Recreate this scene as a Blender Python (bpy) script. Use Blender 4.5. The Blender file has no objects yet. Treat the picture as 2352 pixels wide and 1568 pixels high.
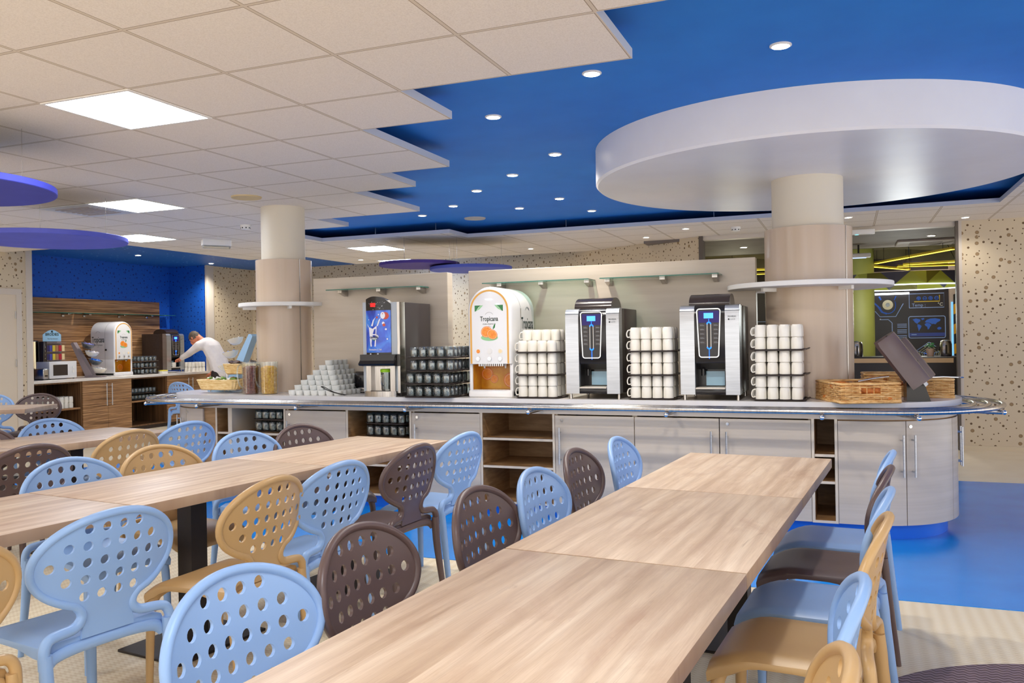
import bpy, bmesh, math, random
from math import pi, sin, cos, radians, hypot
from mathutils import Vector, Matrix, Euler
from mathutils.geometry import delaunay_2d_cdt
SC = bpy.context.scene
COL = SC.collection
random.seed(5)

# ------------------------------------------------------------------ mesh kit
class B:
    def __init__(s):
        s.v = []; s.f = []; s.m = []
    def add(s, vs, fs, mi=0, M=None):
        o = len(s.v)
        s.v += [tuple(M @ Vector(v)) if M is not None else tuple(v) for v in vs]
        for f in fs:
            s.f.append([i + o for i in f]); s.m.append(mi)
        return s
    def box(s, x0, x1, y0, y1, z0, z1, mi=0, M=None):
        vs = [(x, y, z) for z in (z0, z1) for y in (y0, y1) for x in (x0, x1)]
        fs = [(0, 2, 3, 1), (4, 5, 7, 6), (0, 1, 5, 4), (2, 6, 7, 3), (0, 4, 6, 2), (1, 3, 7, 5)]
        return s.add(vs, fs, mi, M)
    def rbox(s, x0, x1, y0, y1, z0, z1, r=.01, seg=3, mi=0, M=None):
        bm = bmesh.new(); bmesh.ops.create_cube(bm, size=1)
        for v in bm.verts:
            v.co = Vector(((x0 + x1) / 2 + v.co.x * (x1 - x0), (y0 + y1) / 2 + v.co.y * (y1 - y0), (z0 + z1) / 2 + v.co.z * (z1 - z0)))
        r = min(r, .49 * min(x1 - x0, y1 - y0, z1 - z0))
        bmesh.ops.bevel(bm, geom=bm.edges[:], offset=r, segments=seg, affect='EDGES', profile=.5)
        return s.bm(bm, mi, M)
    def bm(s, bm, mi=0, M=None):
        bm.verts.index_update()
        s.add([v.co.copy() for v in bm.verts], [[v.index for v in f.verts] for f in bm.faces], mi, M)
        bm.free(); return s
    def cyl(s, p, q, r, r2=None, seg=20, mi=0, cap=True, M=None):
        p = Vector(p); q = Vector(q); r2 = r if r2 is None else r2
        d = (q - p).normalized(); a = d.orthogonal().normalized(); b = d.cross(a)
        vs = []
        for c, rr in ((p, r), (q, r2)):
            for i in range(seg):
                t = 2 * pi * i / seg; vs.append(c + (a * cos(t) + b * sin(t)) * rr)
        fs = [(i, (i + 1) % seg, seg + (i + 1) % seg, seg + i) for i in range(seg)]
        if cap: fs += [list(range(seg))[::-1], list(range(seg, 2 * seg))]
        return s.add(vs, fs, mi, M)
    def lathe(s, prof, seg=24, c=(0, 0, 0), mi=0, M=None):
        vs = []; fs = []; n = len(prof)
        for i in range(seg):
            t = 2 * pi * i / seg
            for r, z in prof: vs.append((c[0] + r * cos(t), c[1] + r * sin(t), c[2] + z))
        for i in range(seg):
            j = (i + 1) % seg
            for k in range(n - 1): fs.append((i * n + k, j * n + k, j * n + k + 1, i * n + k + 1))
        if prof[0][0] > 1e-5: fs.append([i * n for i in range(seg)][::-1])
        if prof[-1][0] > 1e-5: fs.append([i * n + n - 1 for i in range(seg)])
        return s.add(vs, fs, mi, M)
    def shell(s, prof, seg=24, c=(0, 0, 0), mi=0, M=None):
        # closed profile loop revolved (hollow vessel)
        vs = []; fs = []; n = len(prof)
        for i in range(seg):
            t = 2 * pi * i / seg
            for r, z in prof: vs.append((c[0] + r * cos(t), c[1] + r * sin(t), c[2] + z))
        for i in range(seg):
            j = (i + 1) % seg
            for k in range(n - 1): fs.append((i * n + k, j * n + k, j * n + k + 1, i * n + k + 1))
        return s.add(vs, fs, mi, M)
    def tube(s, path, r, seg=10, closed=False, mi=0, cap=True, M=None, flat=1.0):
        P = [Vector(p) for p in path]; n = len(P)
        R = r if isinstance(r, (list, tuple)) else [r] * n
        T = []
        for i in range(n):
            a = P[i - 1] if (i or closed) else P[i]; b = P[(i + 1) % n] if (i < n - 1 or closed) else P[i]
            T.append((b - a).normalized())
        nrm = T[0].orthogonal().normalized(); vs = []
        if abs(T[0].z) < .9: nrm = (Vector((0, 0, 1)) - T[0] * T[0].z).normalized()
        for i in range(n):
            nrm = (nrm - T[i] * nrm.dot(T[i]))
            nrm = nrm.normalized() if nrm.length > 1e-6 else T[i].orthogonal().normalized()
            bn = T[i].cross(nrm)
            for k in range(seg):
                t = 2 * pi * k / seg
                vs.append(P[i] + (nrm * cos(t) + bn * sin(t) * flat) * R[i])
        fs = []
        for i in range(n if closed else n - 1):
            j = (i + 1) % n
            for k in range(seg):
                l = (k + 1) % seg
                fs.append((i * seg + k, i * seg + l, j * seg + l, j * seg + k))
        if cap and not closed:
            fs.append(list(range(seg))[::-1]); fs.append([(n - 1) * seg + k for k in range(seg)])
        return s.add(vs, fs, mi, M)
    def prism(s, poly, a, b, ax='z', mi=0, M=None):
        # poly of 2D points; ax = extrusion axis: z -> (u,v)=(x,y); y -> (x,z); x -> (y,z)
        def P(u, v, w):
            return (u, v, w) if ax == 'z' else ((u, w, v) if ax == 'y' else (w, u, v))
        n = len(poly)
        vs = [P(u, v, a) for u, v in poly] + [P(u, v, b) for u, v in poly]
        fs = [list(range(n))[::-1], list(range(n, 2 * n))] + [(i, (i + 1) % n, n + (i + 1) % n, n + i) for i in range(n)]
        return s.add(vs, fs, mi, M)
    def band(s, outer, inner, a, b, ax='z', mi=0, M=None, closed=True):
        def P(u, v, w):
            return (u, v, w) if ax == 'z' else ((u, w, v) if ax == 'y' else (w, u, v))
        n = len(outer); vs = []
        for o, i in zip(outer, inner):
            vs += [P(*o, a), P(*i, a), P(*i, b), P(*o, b)]
        fs = []
        for k in range(n if closed else n - 1):
            j = (k + 1) % n
            for e in range(4): fs.append((k * 4 + e, k * 4 + (e + 1) % 4, j * 4 + (e + 1) % 4, j * 4 + e))
        if not closed: fs += [(0, 1, 2, 3), ((n - 1) * 4 + 3, (n - 1) * 4 + 2, (n - 1) * 4 + 1, (n - 1) * 4)]
        return s.add(vs, fs, mi, M)
    def ball(s, c, r, sx=1, sy=1, sz=1, seg=14, mi=0, M=None):
        prof = [(max(r * sin(pi * k / (seg // 2)), 0), -r * cos(pi * k / (seg // 2)) * sz) for k in range(seg // 2 + 1)]
        prof[0] = (0, prof[0][1]); prof[-1] = (0, prof[-1][1])
        o = B(); o.lathe(prof, seg)
        return s.add([(c[0] + v[0] * sx, c[1] + v[1] * sy, c[2] + v[2]) for v in o.v], o.f, mi, M)
    def mesh(s, name, mats, ang=35):
        me = bpy.data.meshes.new(name)
        me.from_pydata(s.v, [], s.f)
        if not isinstance(mats, (list, tuple)): mats = [mats]
        for m in mats: me.materials.append(m)
        me.polygons.foreach_set('material_index', s.m)
        bm = bmesh.new(); bm.from_mesh(me)
        bmesh.ops.remove_doubles(bm, verts=bm.verts[:], dist=1e-5)
        bmesh.ops.recalc_face_normals(bm, faces=bm.faces[:])
        bm.to_mesh(me); bm.free()
        me.polygons.foreach_set('use_smooth', [True] * len(me.polygons))
        me.set_sharp_from_angle(angle=radians(ang))
        me.update(); return me
    def build(s, name, mats, parent=None, ang=35):
        return link(s.mesh(name, mats, ang), name, parent)

def link(me, name, parent=None, loc=None, rz=0):
    o = bpy.data.objects.new(name, me); COL.objects.link(o)
    if parent is not None: o.parent = parent
    if loc is not None: o.location = loc
    if rz: o.rotation_euler = (0, 0, rz)
    return o

def tag(o, label=None, cat=None, group=None, kind=None):
    if label: o['label'] = label
    if cat: o['category'] = cat
    if group: o['group'] = group
    if kind: o['kind'] = kind
    return o

def thing(name, label, cat, loc=(0, 0, 0), rz=0, group=None):
    o = bpy.data.objects.new(name, None); COL.objects.link(o)
    o.empty_display_size = .1
    o.location = loc; o.rotation_euler = (0, 0, rz)
    return tag(o, label, cat, group)

KIDS = {}
def kids(o):
    return [c for c in COL.objects if c.parent is o]
def copy_tree(root, loc, rz=0, label=None, group=None, swap=None):
    def cp(o, par):
        c = o.copy(); COL.objects.link(c)
        if par is not None: c.parent = par
        for k in src[o.name]: cp(k, c)
        return c
    if root.name not in KIDS:
        d = {}
        def scan(o):
            d[o.name] = kids(o)
            for k in d[o.name]: scan(k)
        scan(root); KIDS[root.name] = d
    src = KIDS[root.name]
    r = cp(root, None); r.location = loc; r.rotation_euler = (0, 0, rz)
    if label: r['label'] = label
    if group: r['group'] = group
    return r

def struct(name, b, mats, ang=35):
    return tag(b.build(name, mats, None, ang), kind='structure')

FONT = {}
def text(s, size, mat, parent, M, name='lettering', ext=.0006, sx=1.0, bold=0, align='CENTER'):
    cu = bpy.data.curves.new(name, 'FONT'); cu.body = s; cu.size = size; cu.extrude = ext; cu.offset = bold
    cu.align_x = align; cu.align_y = 'CENTER'; cu.resolution_u = 3
    t = bpy.data.objects.new('tmp_text', cu); COL.objects.link(t)
    dg = bpy.context.evaluated_depsgraph_get(); dg.update()
    me = bpy.data.meshes.new_from_object(t.evaluated_get(dg), depsgraph=dg)
    bpy.data.objects.remove(t); bpy.data.curves.remove(cu)
    me.transform(M @ Matrix.Diagonal((sx, 1, 1, 1)))
    me.materials.clear(); me.materials.append(mat); me.name = name
    return link(me, name, parent)
def front(x, y, z):   # lettering on a face looking to -Y
    return Matrix.Translation((x, y, z)) @ Euler((pi / 2, 0, 0)).to_matrix().to_4x4()
def side_r(x, y, z):  # on a face looking to +X
    return Matrix.Translation((x, y, z)) @ Euler((pi / 2, 0, pi / 2)).to_matrix().to_4x4()
def side_l(x, y, z):
    return Matrix.Translation((x, y, z)) @ Euler((pi / 2, 0, -pi / 2)).to_matrix().to_4x4()

# ------------------------------------------------------------------ materials
def lin(c):
    return tuple((v / 255 / 12.92 if v / 255 <= .04045 else ((v / 255 + .055) / 1.055) ** 2.4) for v in c)
class N:
    def __init__(s, name):
        s.m = bpy.data.materials.new(name); s.m.use_nodes = True
        s.t = s.m.node_tree; s.n = s.t.nodes; s.b = s.n['Principled BSDF']
    def new(s, typ, **kw):
        n = s.n.new('ShaderNode' + typ)
        for k, v in kw.items(): setattr(n, k, v)
        return n
    def l(s, a, b): s.t.links.new(a, b)
    def math(s, op, a, b=None, c=None):
        n = s.new('Math', operation=op)
        for i, x in enumerate((a, b, c)):
            if x is None: continue
            if isinstance(x, (int, float)): n.inputs[i].default_value = x
            else: s.l(x, n.inputs[i])
        return n.outputs[0]
    def coord(s, kind='Object', scale=(1, 1, 1), loc=(0, 0, 0), rot=(0, 0, 0)):
        t = s.new('TexCoord'); mp = s.new('Mapping')
        mp.inputs['Scale'].default_value = scale; mp.inputs['Location'].default_value = loc; mp.inputs['Rotation'].default_value = rot
        s.l(t.outputs[kind], mp.inputs['Vector']); return mp.outputs[0]
    def noise(s, vec, scale, detail=4, rough=.55, dist=0):
        n = s.new('TexNoise'); n.inputs['Scale'].default_value = scale; n.inputs['Detail'].default_value = detail
        n.inputs['Roughness'].default_value = rough; n.inputs['Distortion'].default_value = dist
        s.l(vec, n.inputs['Vector']); return n.outputs['Fac']
    def ramp(s, fac, stops):
        n = s.new('ValToRGB'); e = n.color_ramp.elements
        while len(e) < len(stops): e.new(.5)
        for el, (p, c) in zip(e, stops): el.position = p; el.color = (*lin(c), 1)
        s.l(fac, n.inputs['Fac']); return n.outputs['Color']
    def mix(s, fac, a, b):
        n = s.new('Mix', data_type='RGBA')
        for inp, x in ((n.inputs[0], fac), (n.inputs[6], a), (n.inputs[7], b)):
            if isinstance(x, (int, float)): inp.default_value = x
            elif isinstance(x, tuple): inp.default_value = (*lin(x), 1)
            else: s.l(x, inp)
        return n.outputs[2]
    def col(s, x):
        if isinstance(x, tuple): s.b.inputs['Base Color'].default_value = (*lin(x), 1)
        else: s.l(x, s.b.inputs['Base Color'])
    def set(s, **kw):
        for k, v in kw.items(): s.b.inputs[{'rough': 'Roughness', 'metal': 'Metallic', 'coat': 'Coat Weight', 'coatr': 'Coat Roughness', 'trans': 'Transmission Weight', 'ior': 'IOR', 'spec': 'Specular IOR Level', 'aniso': 'Anisotropic', 'sheen': 'Sheen Weight', 'alpha': 'Alpha'}[k]].default_value = v
        return s
    def bump(s, h, strength=.2, dist=.01):
        n = s.new('Bump'); n.inputs['Strength'].default_value = strength; n.inputs['Distance'].default_value = dist
        s.l(h, n.inputs['Height']); s.l(n.outputs[0], s.b.inputs['Normal'])

def mat(name, c, rough=.5, metal=0, **kw):
    n = N(name); n.col(c); n.set(rough=rough, metal=metal, **kw); return n.m
def emit(name, c, s):
    n = N(name); n.col((0, 0, 0)); n.b.inputs['Emission Color'].default_value = (*lin(c), 1); n.b.inputs['Emission Strength'].default_value = s
    return n.m
def mottled(name, c1, c2, scale=(1, 1, 1), sc=4, rough=.5, detail=4, bump=0, lo=.35, hi=.65, **kw):
    n = N(name); f = n.noise(n.coord(scale=scale), sc, detail)
    n.col(n.ramp(f, [(lo, c1), (hi, c2)])); n.set(rough=rough, **kw)
    if bump: n.bump(f, bump, .004)
    return n.m

def wood_table(name, shift, edge=False):
    n = N(name)
    v = n.coord(loc=(shift * 3.1, shift * 1.7, 0))
    sep = n.new('SeparateXYZ'); n.l(v, sep.inputs[0])
    # plank index across the width, offset lengthwise
    pl = n.math('FLOOR', n.math('MULTIPLY', sep.outputs[0], 7.1))
    comb = n.new('CombineXYZ'); n.l(sep.outputs[0], comb.inputs[0])
    n.l(n.math('ADD', sep.outputs[1], n.math('MULTIPLY', pl, 3.7)), comb.inputs[1]); n.l(n.math('MULTIPLY', pl, 1.3), comb.inputs[2])
    def mapped(sc):
        mp = n.new('Mapping'); mp.inputs['Scale'].default_value = sc; n.l(comb.outputs[0], mp.inputs['Vector']); return mp.outputs[0]
    big = n.noise(mapped((13, 1.0, 1)), 1.2, 6, .62, .35)
    wv = n.new('TexWave', wave_type='BANDS', bands_direction='X'); wv.inputs['Scale'].default_value = 6; wv.inputs['Distortion'].default_value = 7
    wv.inputs['Detail'].default_value = 2.5; wv.inputs['Detail Scale'].default_value = 1.1; n.l(mapped((1, .16, 1)), wv.inputs['Vector'])
    fine = n.noise(mapped((300, 6, 1)), 1, 3, .6, .2)
    wn = n.new('TexWhiteNoise', noise_dimensions='1D'); n.l(pl, wn.inputs['W'])
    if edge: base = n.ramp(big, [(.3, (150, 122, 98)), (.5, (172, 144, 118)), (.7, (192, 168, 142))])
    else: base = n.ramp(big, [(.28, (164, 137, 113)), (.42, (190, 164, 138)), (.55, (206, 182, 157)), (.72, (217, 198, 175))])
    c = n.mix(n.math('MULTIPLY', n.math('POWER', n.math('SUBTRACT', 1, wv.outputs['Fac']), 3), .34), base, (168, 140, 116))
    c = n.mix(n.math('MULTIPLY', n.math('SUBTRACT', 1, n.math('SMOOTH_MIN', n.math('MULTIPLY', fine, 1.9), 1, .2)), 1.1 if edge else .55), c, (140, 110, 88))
    blot = n.noise(mapped((3.2, 1.3, 1)), 1.6, 5, .65, .8)
    c = n.mix(n.math('MULTIPLY', n.math('GREATER_THAN', blot, .5), n.math('MULTIPLY', n.math('SUBTRACT', blot, .5), 2.6)), c, (164, 130, 106))
    kn = n.noise(mapped((7, 1.6, 1)), 2.2, 4, .6, 1.2)
    c = n.mix(n.math('MULTIPLY', n.math('GREATER_THAN', kn, .66), n.math('MULTIPLY', n.math('SUBTRACT', kn, .66), 4.0)), c, (120, 86, 64))
    c = n.mix(n.math('MULTIPLY', wn.outputs['Value'], .18), c, (206, 186, 164))
    n.col(c); n.set(rough=.42, spec=.4); n.bump(fine, .12, .0015)
    return n.m

def wall_dots(name, base, dark, light, rough=.75, cells=12.5):
    # wall covering printed with pit-like round spots of three sizes
    n = N(name)
    sep = n.new('SeparateXYZ'); n.l(n.coord(), sep.inputs[0])
    cb = n.new('CombineXYZ'); n.l(n.math('SUBTRACT', sep.outputs[0], sep.outputs[1]), cb.inputs[0]); n.l(sep.outputs[2], cb.inputs[1])
    vo = n.new('TexVoronoi', feature='F1', voronoi_dimensions='2D'); vo.inputs['Scale'].default_value = cells; vo.inputs['Randomness'].default_value = .82
    n.l(cb.outputs[0], vo.inputs['Vector'])
    d = n.math('DIVIDE', vo.outputs['Distance'], cells)
    sc_ = n.new('SeparateColor'); n.l(vo.outputs['Color'], sc_.inputs[0]); u = sc_.outputs[0]
    rr = n.math('ADD', .0072, n.math('ADD', n.math('MULTIPLY', n.math('GREATER_THAN', u, .62), .0056), n.math('MULTIPLY', n.math('GREATER_THAN', u, .88), .0075)))
    q = n.math('DIVIDE', d, rr)
    inside = n.math('LESS_THAN', q, 1.0)
    core = n.ramp(q, [(0, light), (.7, light), (1, tuple((a + b) // 2 for a, b in zip(light, dark)))])
    core = n.mix(n.math('LESS_THAN', u, .88), core, dark)
    n.col(n.mix(inside, base, core)); n.set(rough=rough)
    n.bump(n.math('MINIMUM', q, 1), .25, .004)
    return n.m

MT = {}
MT['tile'] = None
def ceiling_tile():
    n = N('mineral ceiling tile'); v = n.coord(); sep = n.new('SeparateXYZ'); n.l(v, sep.inputs[0])
    lines = []
    for k, off in ((0, 2.6912), (1, -2.5816)):
        u = n.math('FRACT', n.math('ADD', n.math('DIVIDE', n.math('ADD', sep.outputs[k], off), .6), .5))
        lines.append(n.math('ABSOLUTE', n.math('SUBTRACT', u, .5)))
    dmin = n.math('MINIMUM', lines[0], lines[1])
    bar = n.math('LESS_THAN', dmin, .0125); gap = n.math('MULTIPLY', n.math('LESS_THAN', dmin, .0185), n.math('GREATER_THAN', dmin, .0125))
    sp = n.noise(v, 160, 2, .7)
    c = n.ramp(sp, [(.3, (222, 213, 203)), (.6, (236, 228, 219))])
    c = n.mix(bar, c, (212, 200, 184)); c = n.mix(gap, c, (158, 142, 124))  # gap colour paints the thin shadow line along each bar
    n.col(c); n.set(rough=.9, spec=.2); n.bump(sp, .05, .002)
    return n.m
M_tile = ceiling_tile()
M_tile_edge = mat('ceiling edge trim', (206, 208, 214), .5)
M_blue_ceil = mottled('blue painted ceiling', (22, 118, 208), (26, 124, 214), sc=3, rough=.7)
def star_ceiling():
    n = N('blue ceiling with star specks'); v = n.coord()
    vo = n.new('TexVoronoi', feature='F1'); vo.inputs['Scale'].default_value = 9; n.l(v, vo.inputs['Vector'])
    f = n.math('LESS_THAN', vo.outputs['Distance'], .13)
    n.col(n.mix(f, (20, 100, 190), (150, 200, 240))); n.set(rough=.5)
    return n.m
M_star = star_ceiling()
M_wall = wall_dots('cream wall with round pits', (212, 196, 168), (104, 80, 52), (156, 130, 96))
M_wall_blue = wall_dots('blue wall with round pits', (14, 92, 200), (8, 46, 122), (12, 66, 168), .6)
M_trim = mat('off white trim paint', (208, 198, 186), .5)
M_door = mat('cream door paint', (214, 200, 180), .45)
M_frame = mat('grey aluminium frame', (92, 82, 74), .5)
M_black = mat('black void', (12, 10, 9), .9)

def floor_cream():
    n = N('cream embossed vinyl floor'); v = n.coord(); sep = n.new('SeparateXYZ'); n.l(v, sep.inputs[0])
    wv = n.new('TexWave', wave_type='BANDS', bands_direction='Y'); wv.inputs['Scale'].default_value = 15; wv.inputs['Distortion'].default_value = 0
    x1 = n.math('MULTIPLY', n.math('SINE', n.math('MULTIPLY', sep.outputs[0], 210)), .004)
    a = n.math('SINE', n.math('MULTIPLY', n.math('ADD', sep.outputs[1], x1), 300))
    b = n.math('SINE', n.math('MULTIPLY', sep.outputs[0], 105))
    h = n.math('ADD', n.math('MULTIPLY', a, .6), n.math('MULTIPLY', b, .4))
    f = n.math('ADD', n.math('MULTIPLY', h, .5), .5)
    # embossing only on the tiles of the dining side (this side of the counter)
    n.col(n.ramp(f, [(0, (214, 194, 160)), (.55, (232, 217, 188)), (1, (238, 226, 202))])); n.set(rough=.42)
    n.bump(f, .22, .002)
    return n.m
M_floor = floor_cream()
M_floor_plain = mottled('cream smooth floor', (222, 208, 182), (230, 218, 194), sc=3, rough=.3)
M_floor_blue = mottled('blue gloss floor', (2, 132, 226), (6, 142, 236), sc=2.5, rough=.22)
def floor_purple():
    n = N('purple embossed floor'); v = n.coord(rot=(0, 0, .1)); sep = n.new('SeparateXYZ'); n.l(v, sep.inputs[0])
    a = n.math('SINE', n.math('MULTIPLY', n.math('ADD', sep.outputs[1], n.math('MULTIPLY', n.math('SINE', n.math('MULTIPLY', sep.outputs[0], 160)), .006)), 230))
    f = n.math('ADD', n.math('MULTIPLY', a, .5), .5)
    n.col(n.ramp(f, [(.25, (86, 66, 70)), (.6, (136, 116, 124))])); n.set(rough=.45); n.bump(f, .4, .003)
    return n.m
M_purple = floor_purple()

M_chairs = {'light blue': mottled('light blue plastic', (136, 170, 218), (142, 176, 223), sc=2, rough=.36),
            'dark brown': mottled('dark brown plastic', (88, 70, 68), (94, 76, 74), sc=2, rough=.36),
            'tan': mottled('tan plastic', (186, 152, 104), (192, 158, 110), sc=2, rough=.36)}
M_wood = [wood_table('whitewashed oak', k) for k in range(3)]
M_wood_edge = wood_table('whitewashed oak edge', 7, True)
M_iron = mottled('black brown iron', (34, 26, 24), (44, 34, 30), sc=6, rough=.5, metal=.3)
M_lam = mottled('beige laminate with faint streaks', (194, 181, 165), (204, 191, 175), (.7, .7, 22), 1.4, .26, 4)
M_lam_in = mottled('oak shelf interior', (150, 112, 72), (176, 138, 96), (3, 3, 20), 2, .45, 5)
M_lam_edge = mat('cream shelf edge', (214, 200, 180), .4)
M_top = mottled('white worktop', (226, 220, 214), (232, 226, 220), sc=5, rough=.22)
M_kick = mottled('blue plinth vinyl', (4, 106, 220), (8, 114, 226), sc=4, rough=.35)
M_steel = mottled('brushed steel', (176, 172, 168), (196, 192, 188), (40, 2, 2), 3, .24, 3, metal=1)
M_chrome = mat('polished chrome', (222, 222, 224), .08, 1)
M_alu = mottled('brushed aluminium', (186, 190, 196), (200, 204, 210), (2, 2, 60), 2, .3, 3, metal=.9)
M_panel = mottled('beige panel', (200, 187, 170), (208, 196, 180), (1, 1, 14), 1.3, .35, 4)
M_clad = mottled('column cladding beige', (196, 176, 154), (204, 184, 164), (9, 9, .3), 1.3, .25, 3)
M_shaft = mat('column paint off white', (216, 208, 192), .5)
M_white = mat('gloss white', (232, 232, 234), .18, coat=.5)
M_whitem = mat('matt white', (236, 234, 230), .45)
M_drum = mottled('white drum plaster', (236, 233, 233), (241, 239, 239), sc=2, rough=.35)
def glass(name, c=(250, 252, 252), ior=1.45, rough=0.0, body=.035):
    # thin clear wall: mostly see-through, mirror-like towards grazing angles, a trace of milky body
    n = N(name); out = n.n['Material Output']
    tr = n.new('BsdfTransparent'); tr.inputs['Color'].default_value = (*lin(c), 1)
    gl = n.new('BsdfGlossy'); gl.inputs['Roughness'].default_value = .04 + rough; gl.inputs['Color'].default_value = (1, 1, 1, 1)
    lw = n.new('LayerWeight'); lw.inputs['Blend'].default_value = .42
    m1 = n.new('MixShader'); n.l(n.math('ADD', n.math('MULTIPLY', lw.outputs['Fresnel'], .95 if body else .35), .03), m1.inputs[0]); n.l(tr.outputs[0], m1.inputs[1]); n.l(gl.outputs[0], m1.inputs[2])
    df = n.new('BsdfDiffuse'); df.inputs['Color'].default_value = (*lin(c), 1)
    m2 = n.new('MixShader'); m2.inputs[0].default_value = body; n.l(m1.outputs[0], m2.inputs[1]); n.l(df.outputs[0], m2.inputs[2])
    n.l(m2.outputs[0], out.inputs['Surface']); n.n.remove(n.b); return n.m
M_glass = glass('clear glass', (236, 242, 244))
M_clear = glass('thin clear plastic', body=.0)
M_gl_shelf = glass('shelf glass', (214, 238, 230), 1.3)
M_gl_edge = mat('green glass edge', (52, 128, 112), .15, trans=.3)
M_ceram = mat('white ceramic', (236, 232, 222), .16, coat=.3)
M_ceram2 = mat('white stoneware bowl', (232, 234, 232), .3)
M_tray = mat('dark brown tray', (62, 50, 44), .4)
M_brown = mottled('dark brown enamel', (56, 44, 40), (64, 52, 47), sc=30, rough=.35)
M_brown2 = mat('dark brown gloss', (50, 40, 38), .22)
M_blk = mat('black plastic', (24, 21, 24), .22)
M_blkm = mat('black rubber', (22, 20, 20), .6)
M_screen = emit('blue lit display', (70, 150, 255), 2.4)
M_led = emit('blue light strip', (20, 90, 255), 5.0)
M_led2 = emit('violet lit panel', (60, 30, 160), .35)
M_txt = mat('dark green lettering', (22, 46, 42), .5)
M_txtg = mat('grey lettering', (130, 134, 136), .5)
M_txtw = mat('white lettering', (240, 240, 240), .5)
M_orange = mottled('orange print', (242, 130, 24), (250, 160, 52), sc=60, rough=.3)
M_orange2 = mat('orange peel print', (236, 112, 20), .3)
M_pith = mat('pale pith print', (255, 226, 178), .35)
M_green = mat('green leaf print', (40, 122, 60), .4)
M_greenl = mat('pale green print', (150, 206, 150), .4)
M_strip = mat('orange gold strip', (226, 166, 66), .3)
M_amber = mottled('amber juice print', (214, 132, 12), (232, 170, 44), (1, 1, 1), 9, .3)
def wick(name, c1, c2, c3):
    n = N(name); v = n.coord(); sep = n.new('SeparateXYZ'); n.l(v, sep.inputs[0])
    f = n.noise(n.coord(scale=(12, 12, 60)), 1.5, 3, .6)
    n.col(n.ramp(f, [(.3, c1), (.5, c2), (.7, c3)])); n.set(rough=.55); return n.m
M_wick = wick('wicker cane', (176, 122, 62), (222, 176, 112), (240, 204, 148))
M_wick2 = wick('pale basket weave', (214, 172, 100), (240, 208, 146), (250, 228, 178))
M_pastry = mottled('baked crust', (176, 92, 28), (224, 140, 58), sc=22, rough=.5)
M_bread = mottled('bread crumb', (232, 178, 104), (246, 208, 146), sc=25, rough=.6)
M_paper = mat('white paper', (240, 238, 232), .6)
def zebra(name, c1, c2, c3, axis):
    n = N(name)
    f = n.noise(n.coord(scale=(1.1, 1.1, 60) if axis == 'h' else (45, 45, 1.0)), 1.3, 4, .6, .4)
    n.col(n.ramp(f, [(.32, c1), (.5, c2), (.66, c3)])); n.set(rough=.38); return n.m
M_zeb = zebra('zebrano streaked wood', (84, 56, 34), (150, 110, 74), (198, 156, 112), 'h')
M_zebv = zebra('dark streaked interior', (66, 44, 28), (102, 72, 46), (134, 98, 66), 'v')
# ------------------------------------------------------------------ camera
cam_d = bpy.data.cameras.new('camera'); cam = bpy.data.objects.new('camera', cam_d); COL.objects.link(cam)
cam_d.sensor_width = 36; cam_d.lens = 1937 / 2352 * 36; cam_d.clip_start = .05
cam_d.shift_y = (777.4 - 784) / 2352
Rm = Matrix.Rotation(.3787, 4, 'Z') @ Matrix.Rotation(pi / 2, 4, 'X') @ Matrix.Rotation(-.0166, 4, 'Z')
cam.matrix_world = Matrix.Translation((0, 0, 1.368)) @ Rm
SC.camera = cam

# ------------------------------------------------------------------ room shell
TILE_Z, BLUE_Z = 2.635, 2.775
struct('floor', B().box(-11.6, 4.2, -1, 5, -.05, 0), M_floor)
struct('floor', B().box(-11.6, 5.2, 5, 18.6, -.05, 0), M_floor_plain)
def rrect(x0, x1, y0, y1, r, n=16):
    p = []
    for cx, cy, a in ((x1 - r, y0 + r, -pi / 2), (x1 - r, y1 - r, 0), (x0 + r, y1 - r, pi / 2), (x0 + r, y0 + r, pi)):
        for k in range(n + 1):
            t = a + k * pi / 2 / n; p.append((cx + r * cos(t), cy + r * sin(t)))
    return p
struct('floor', B().prism(rrect(-8.0, 4.9, 4.72, 8.65, 1.9), 0, .003), M_floor_blue)
struct('floor', B().prism([(.88 + .92 * cos(2 * pi * k / 64), 3.08 + .92 * sin(2 * pi * k / 64)) for k in range(64)], 0, .003), M_purple)

struct('wall_left', B().box(-10.6, -10.45, -4, 8.35, 0, 2.8), M_wall)
struct('wall_alcove', B().box(-11.65, -11.5, 8.2, 12.15, 0, 2.8), M_wall_blue)
struct('wall_alcove_near', B().box(-11.5, -10.6, 8.2, 8.35, 0, 2.8), M_wall_blue)
struct('wall_alcove_end', B().box(-11.5, -10.66, 12.0, 12.15, 0, 2.8), M_wall_blue)
struct('trim_1', B().box(-10.66, -10.62, 11.985, 12.165, 0, 2.775), M_trim)
struct('trim_2', B().box(-10.47, -10.435, 8.27, 8.365, 0, 2.775), M_trim)
struct('wall_left', B().box(-10.8, -10.66, 12.15, 13.4, 0, 2.8), M_wall)
poly = [(-10.8, 13.28), (-7.95, 13.25), (-5.14, 12.5), (-3.84, 12.1), (-2.43, 11.3), (-1.75, 10.93)]
wb = B(); fr = poly; bk = [(x + .02, y + .14) for x, y in poly]; bk[-1] = (-1.75, 11.08)
wb.prism(fr + bk[::-1], 0, 2.8)
struct('wall_back', wb, M_wall, 20)
struct('wall_right', B().box(1.2, 7, 10.93, 11.08, 0, 2.8), M_wall)
struct('baseboard_right', B().box(1.215, 7, 10.905, 10.93, 0, .055), mat('cream baseboard', (214, 198, 168), .4))
struct('trim_3', B().box(1.17, 1.2, 10.9, 11.0, 0, 2.635), M_frame)
struct('trim_4', B().box(1.2, 1.235, 10.915, 10.93, .055, 2.635), M_trim)
struct('trim_5', B().box(-1.75, -1.70, 10.9, 11.1, 0, 2.635), M_frame)
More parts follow.
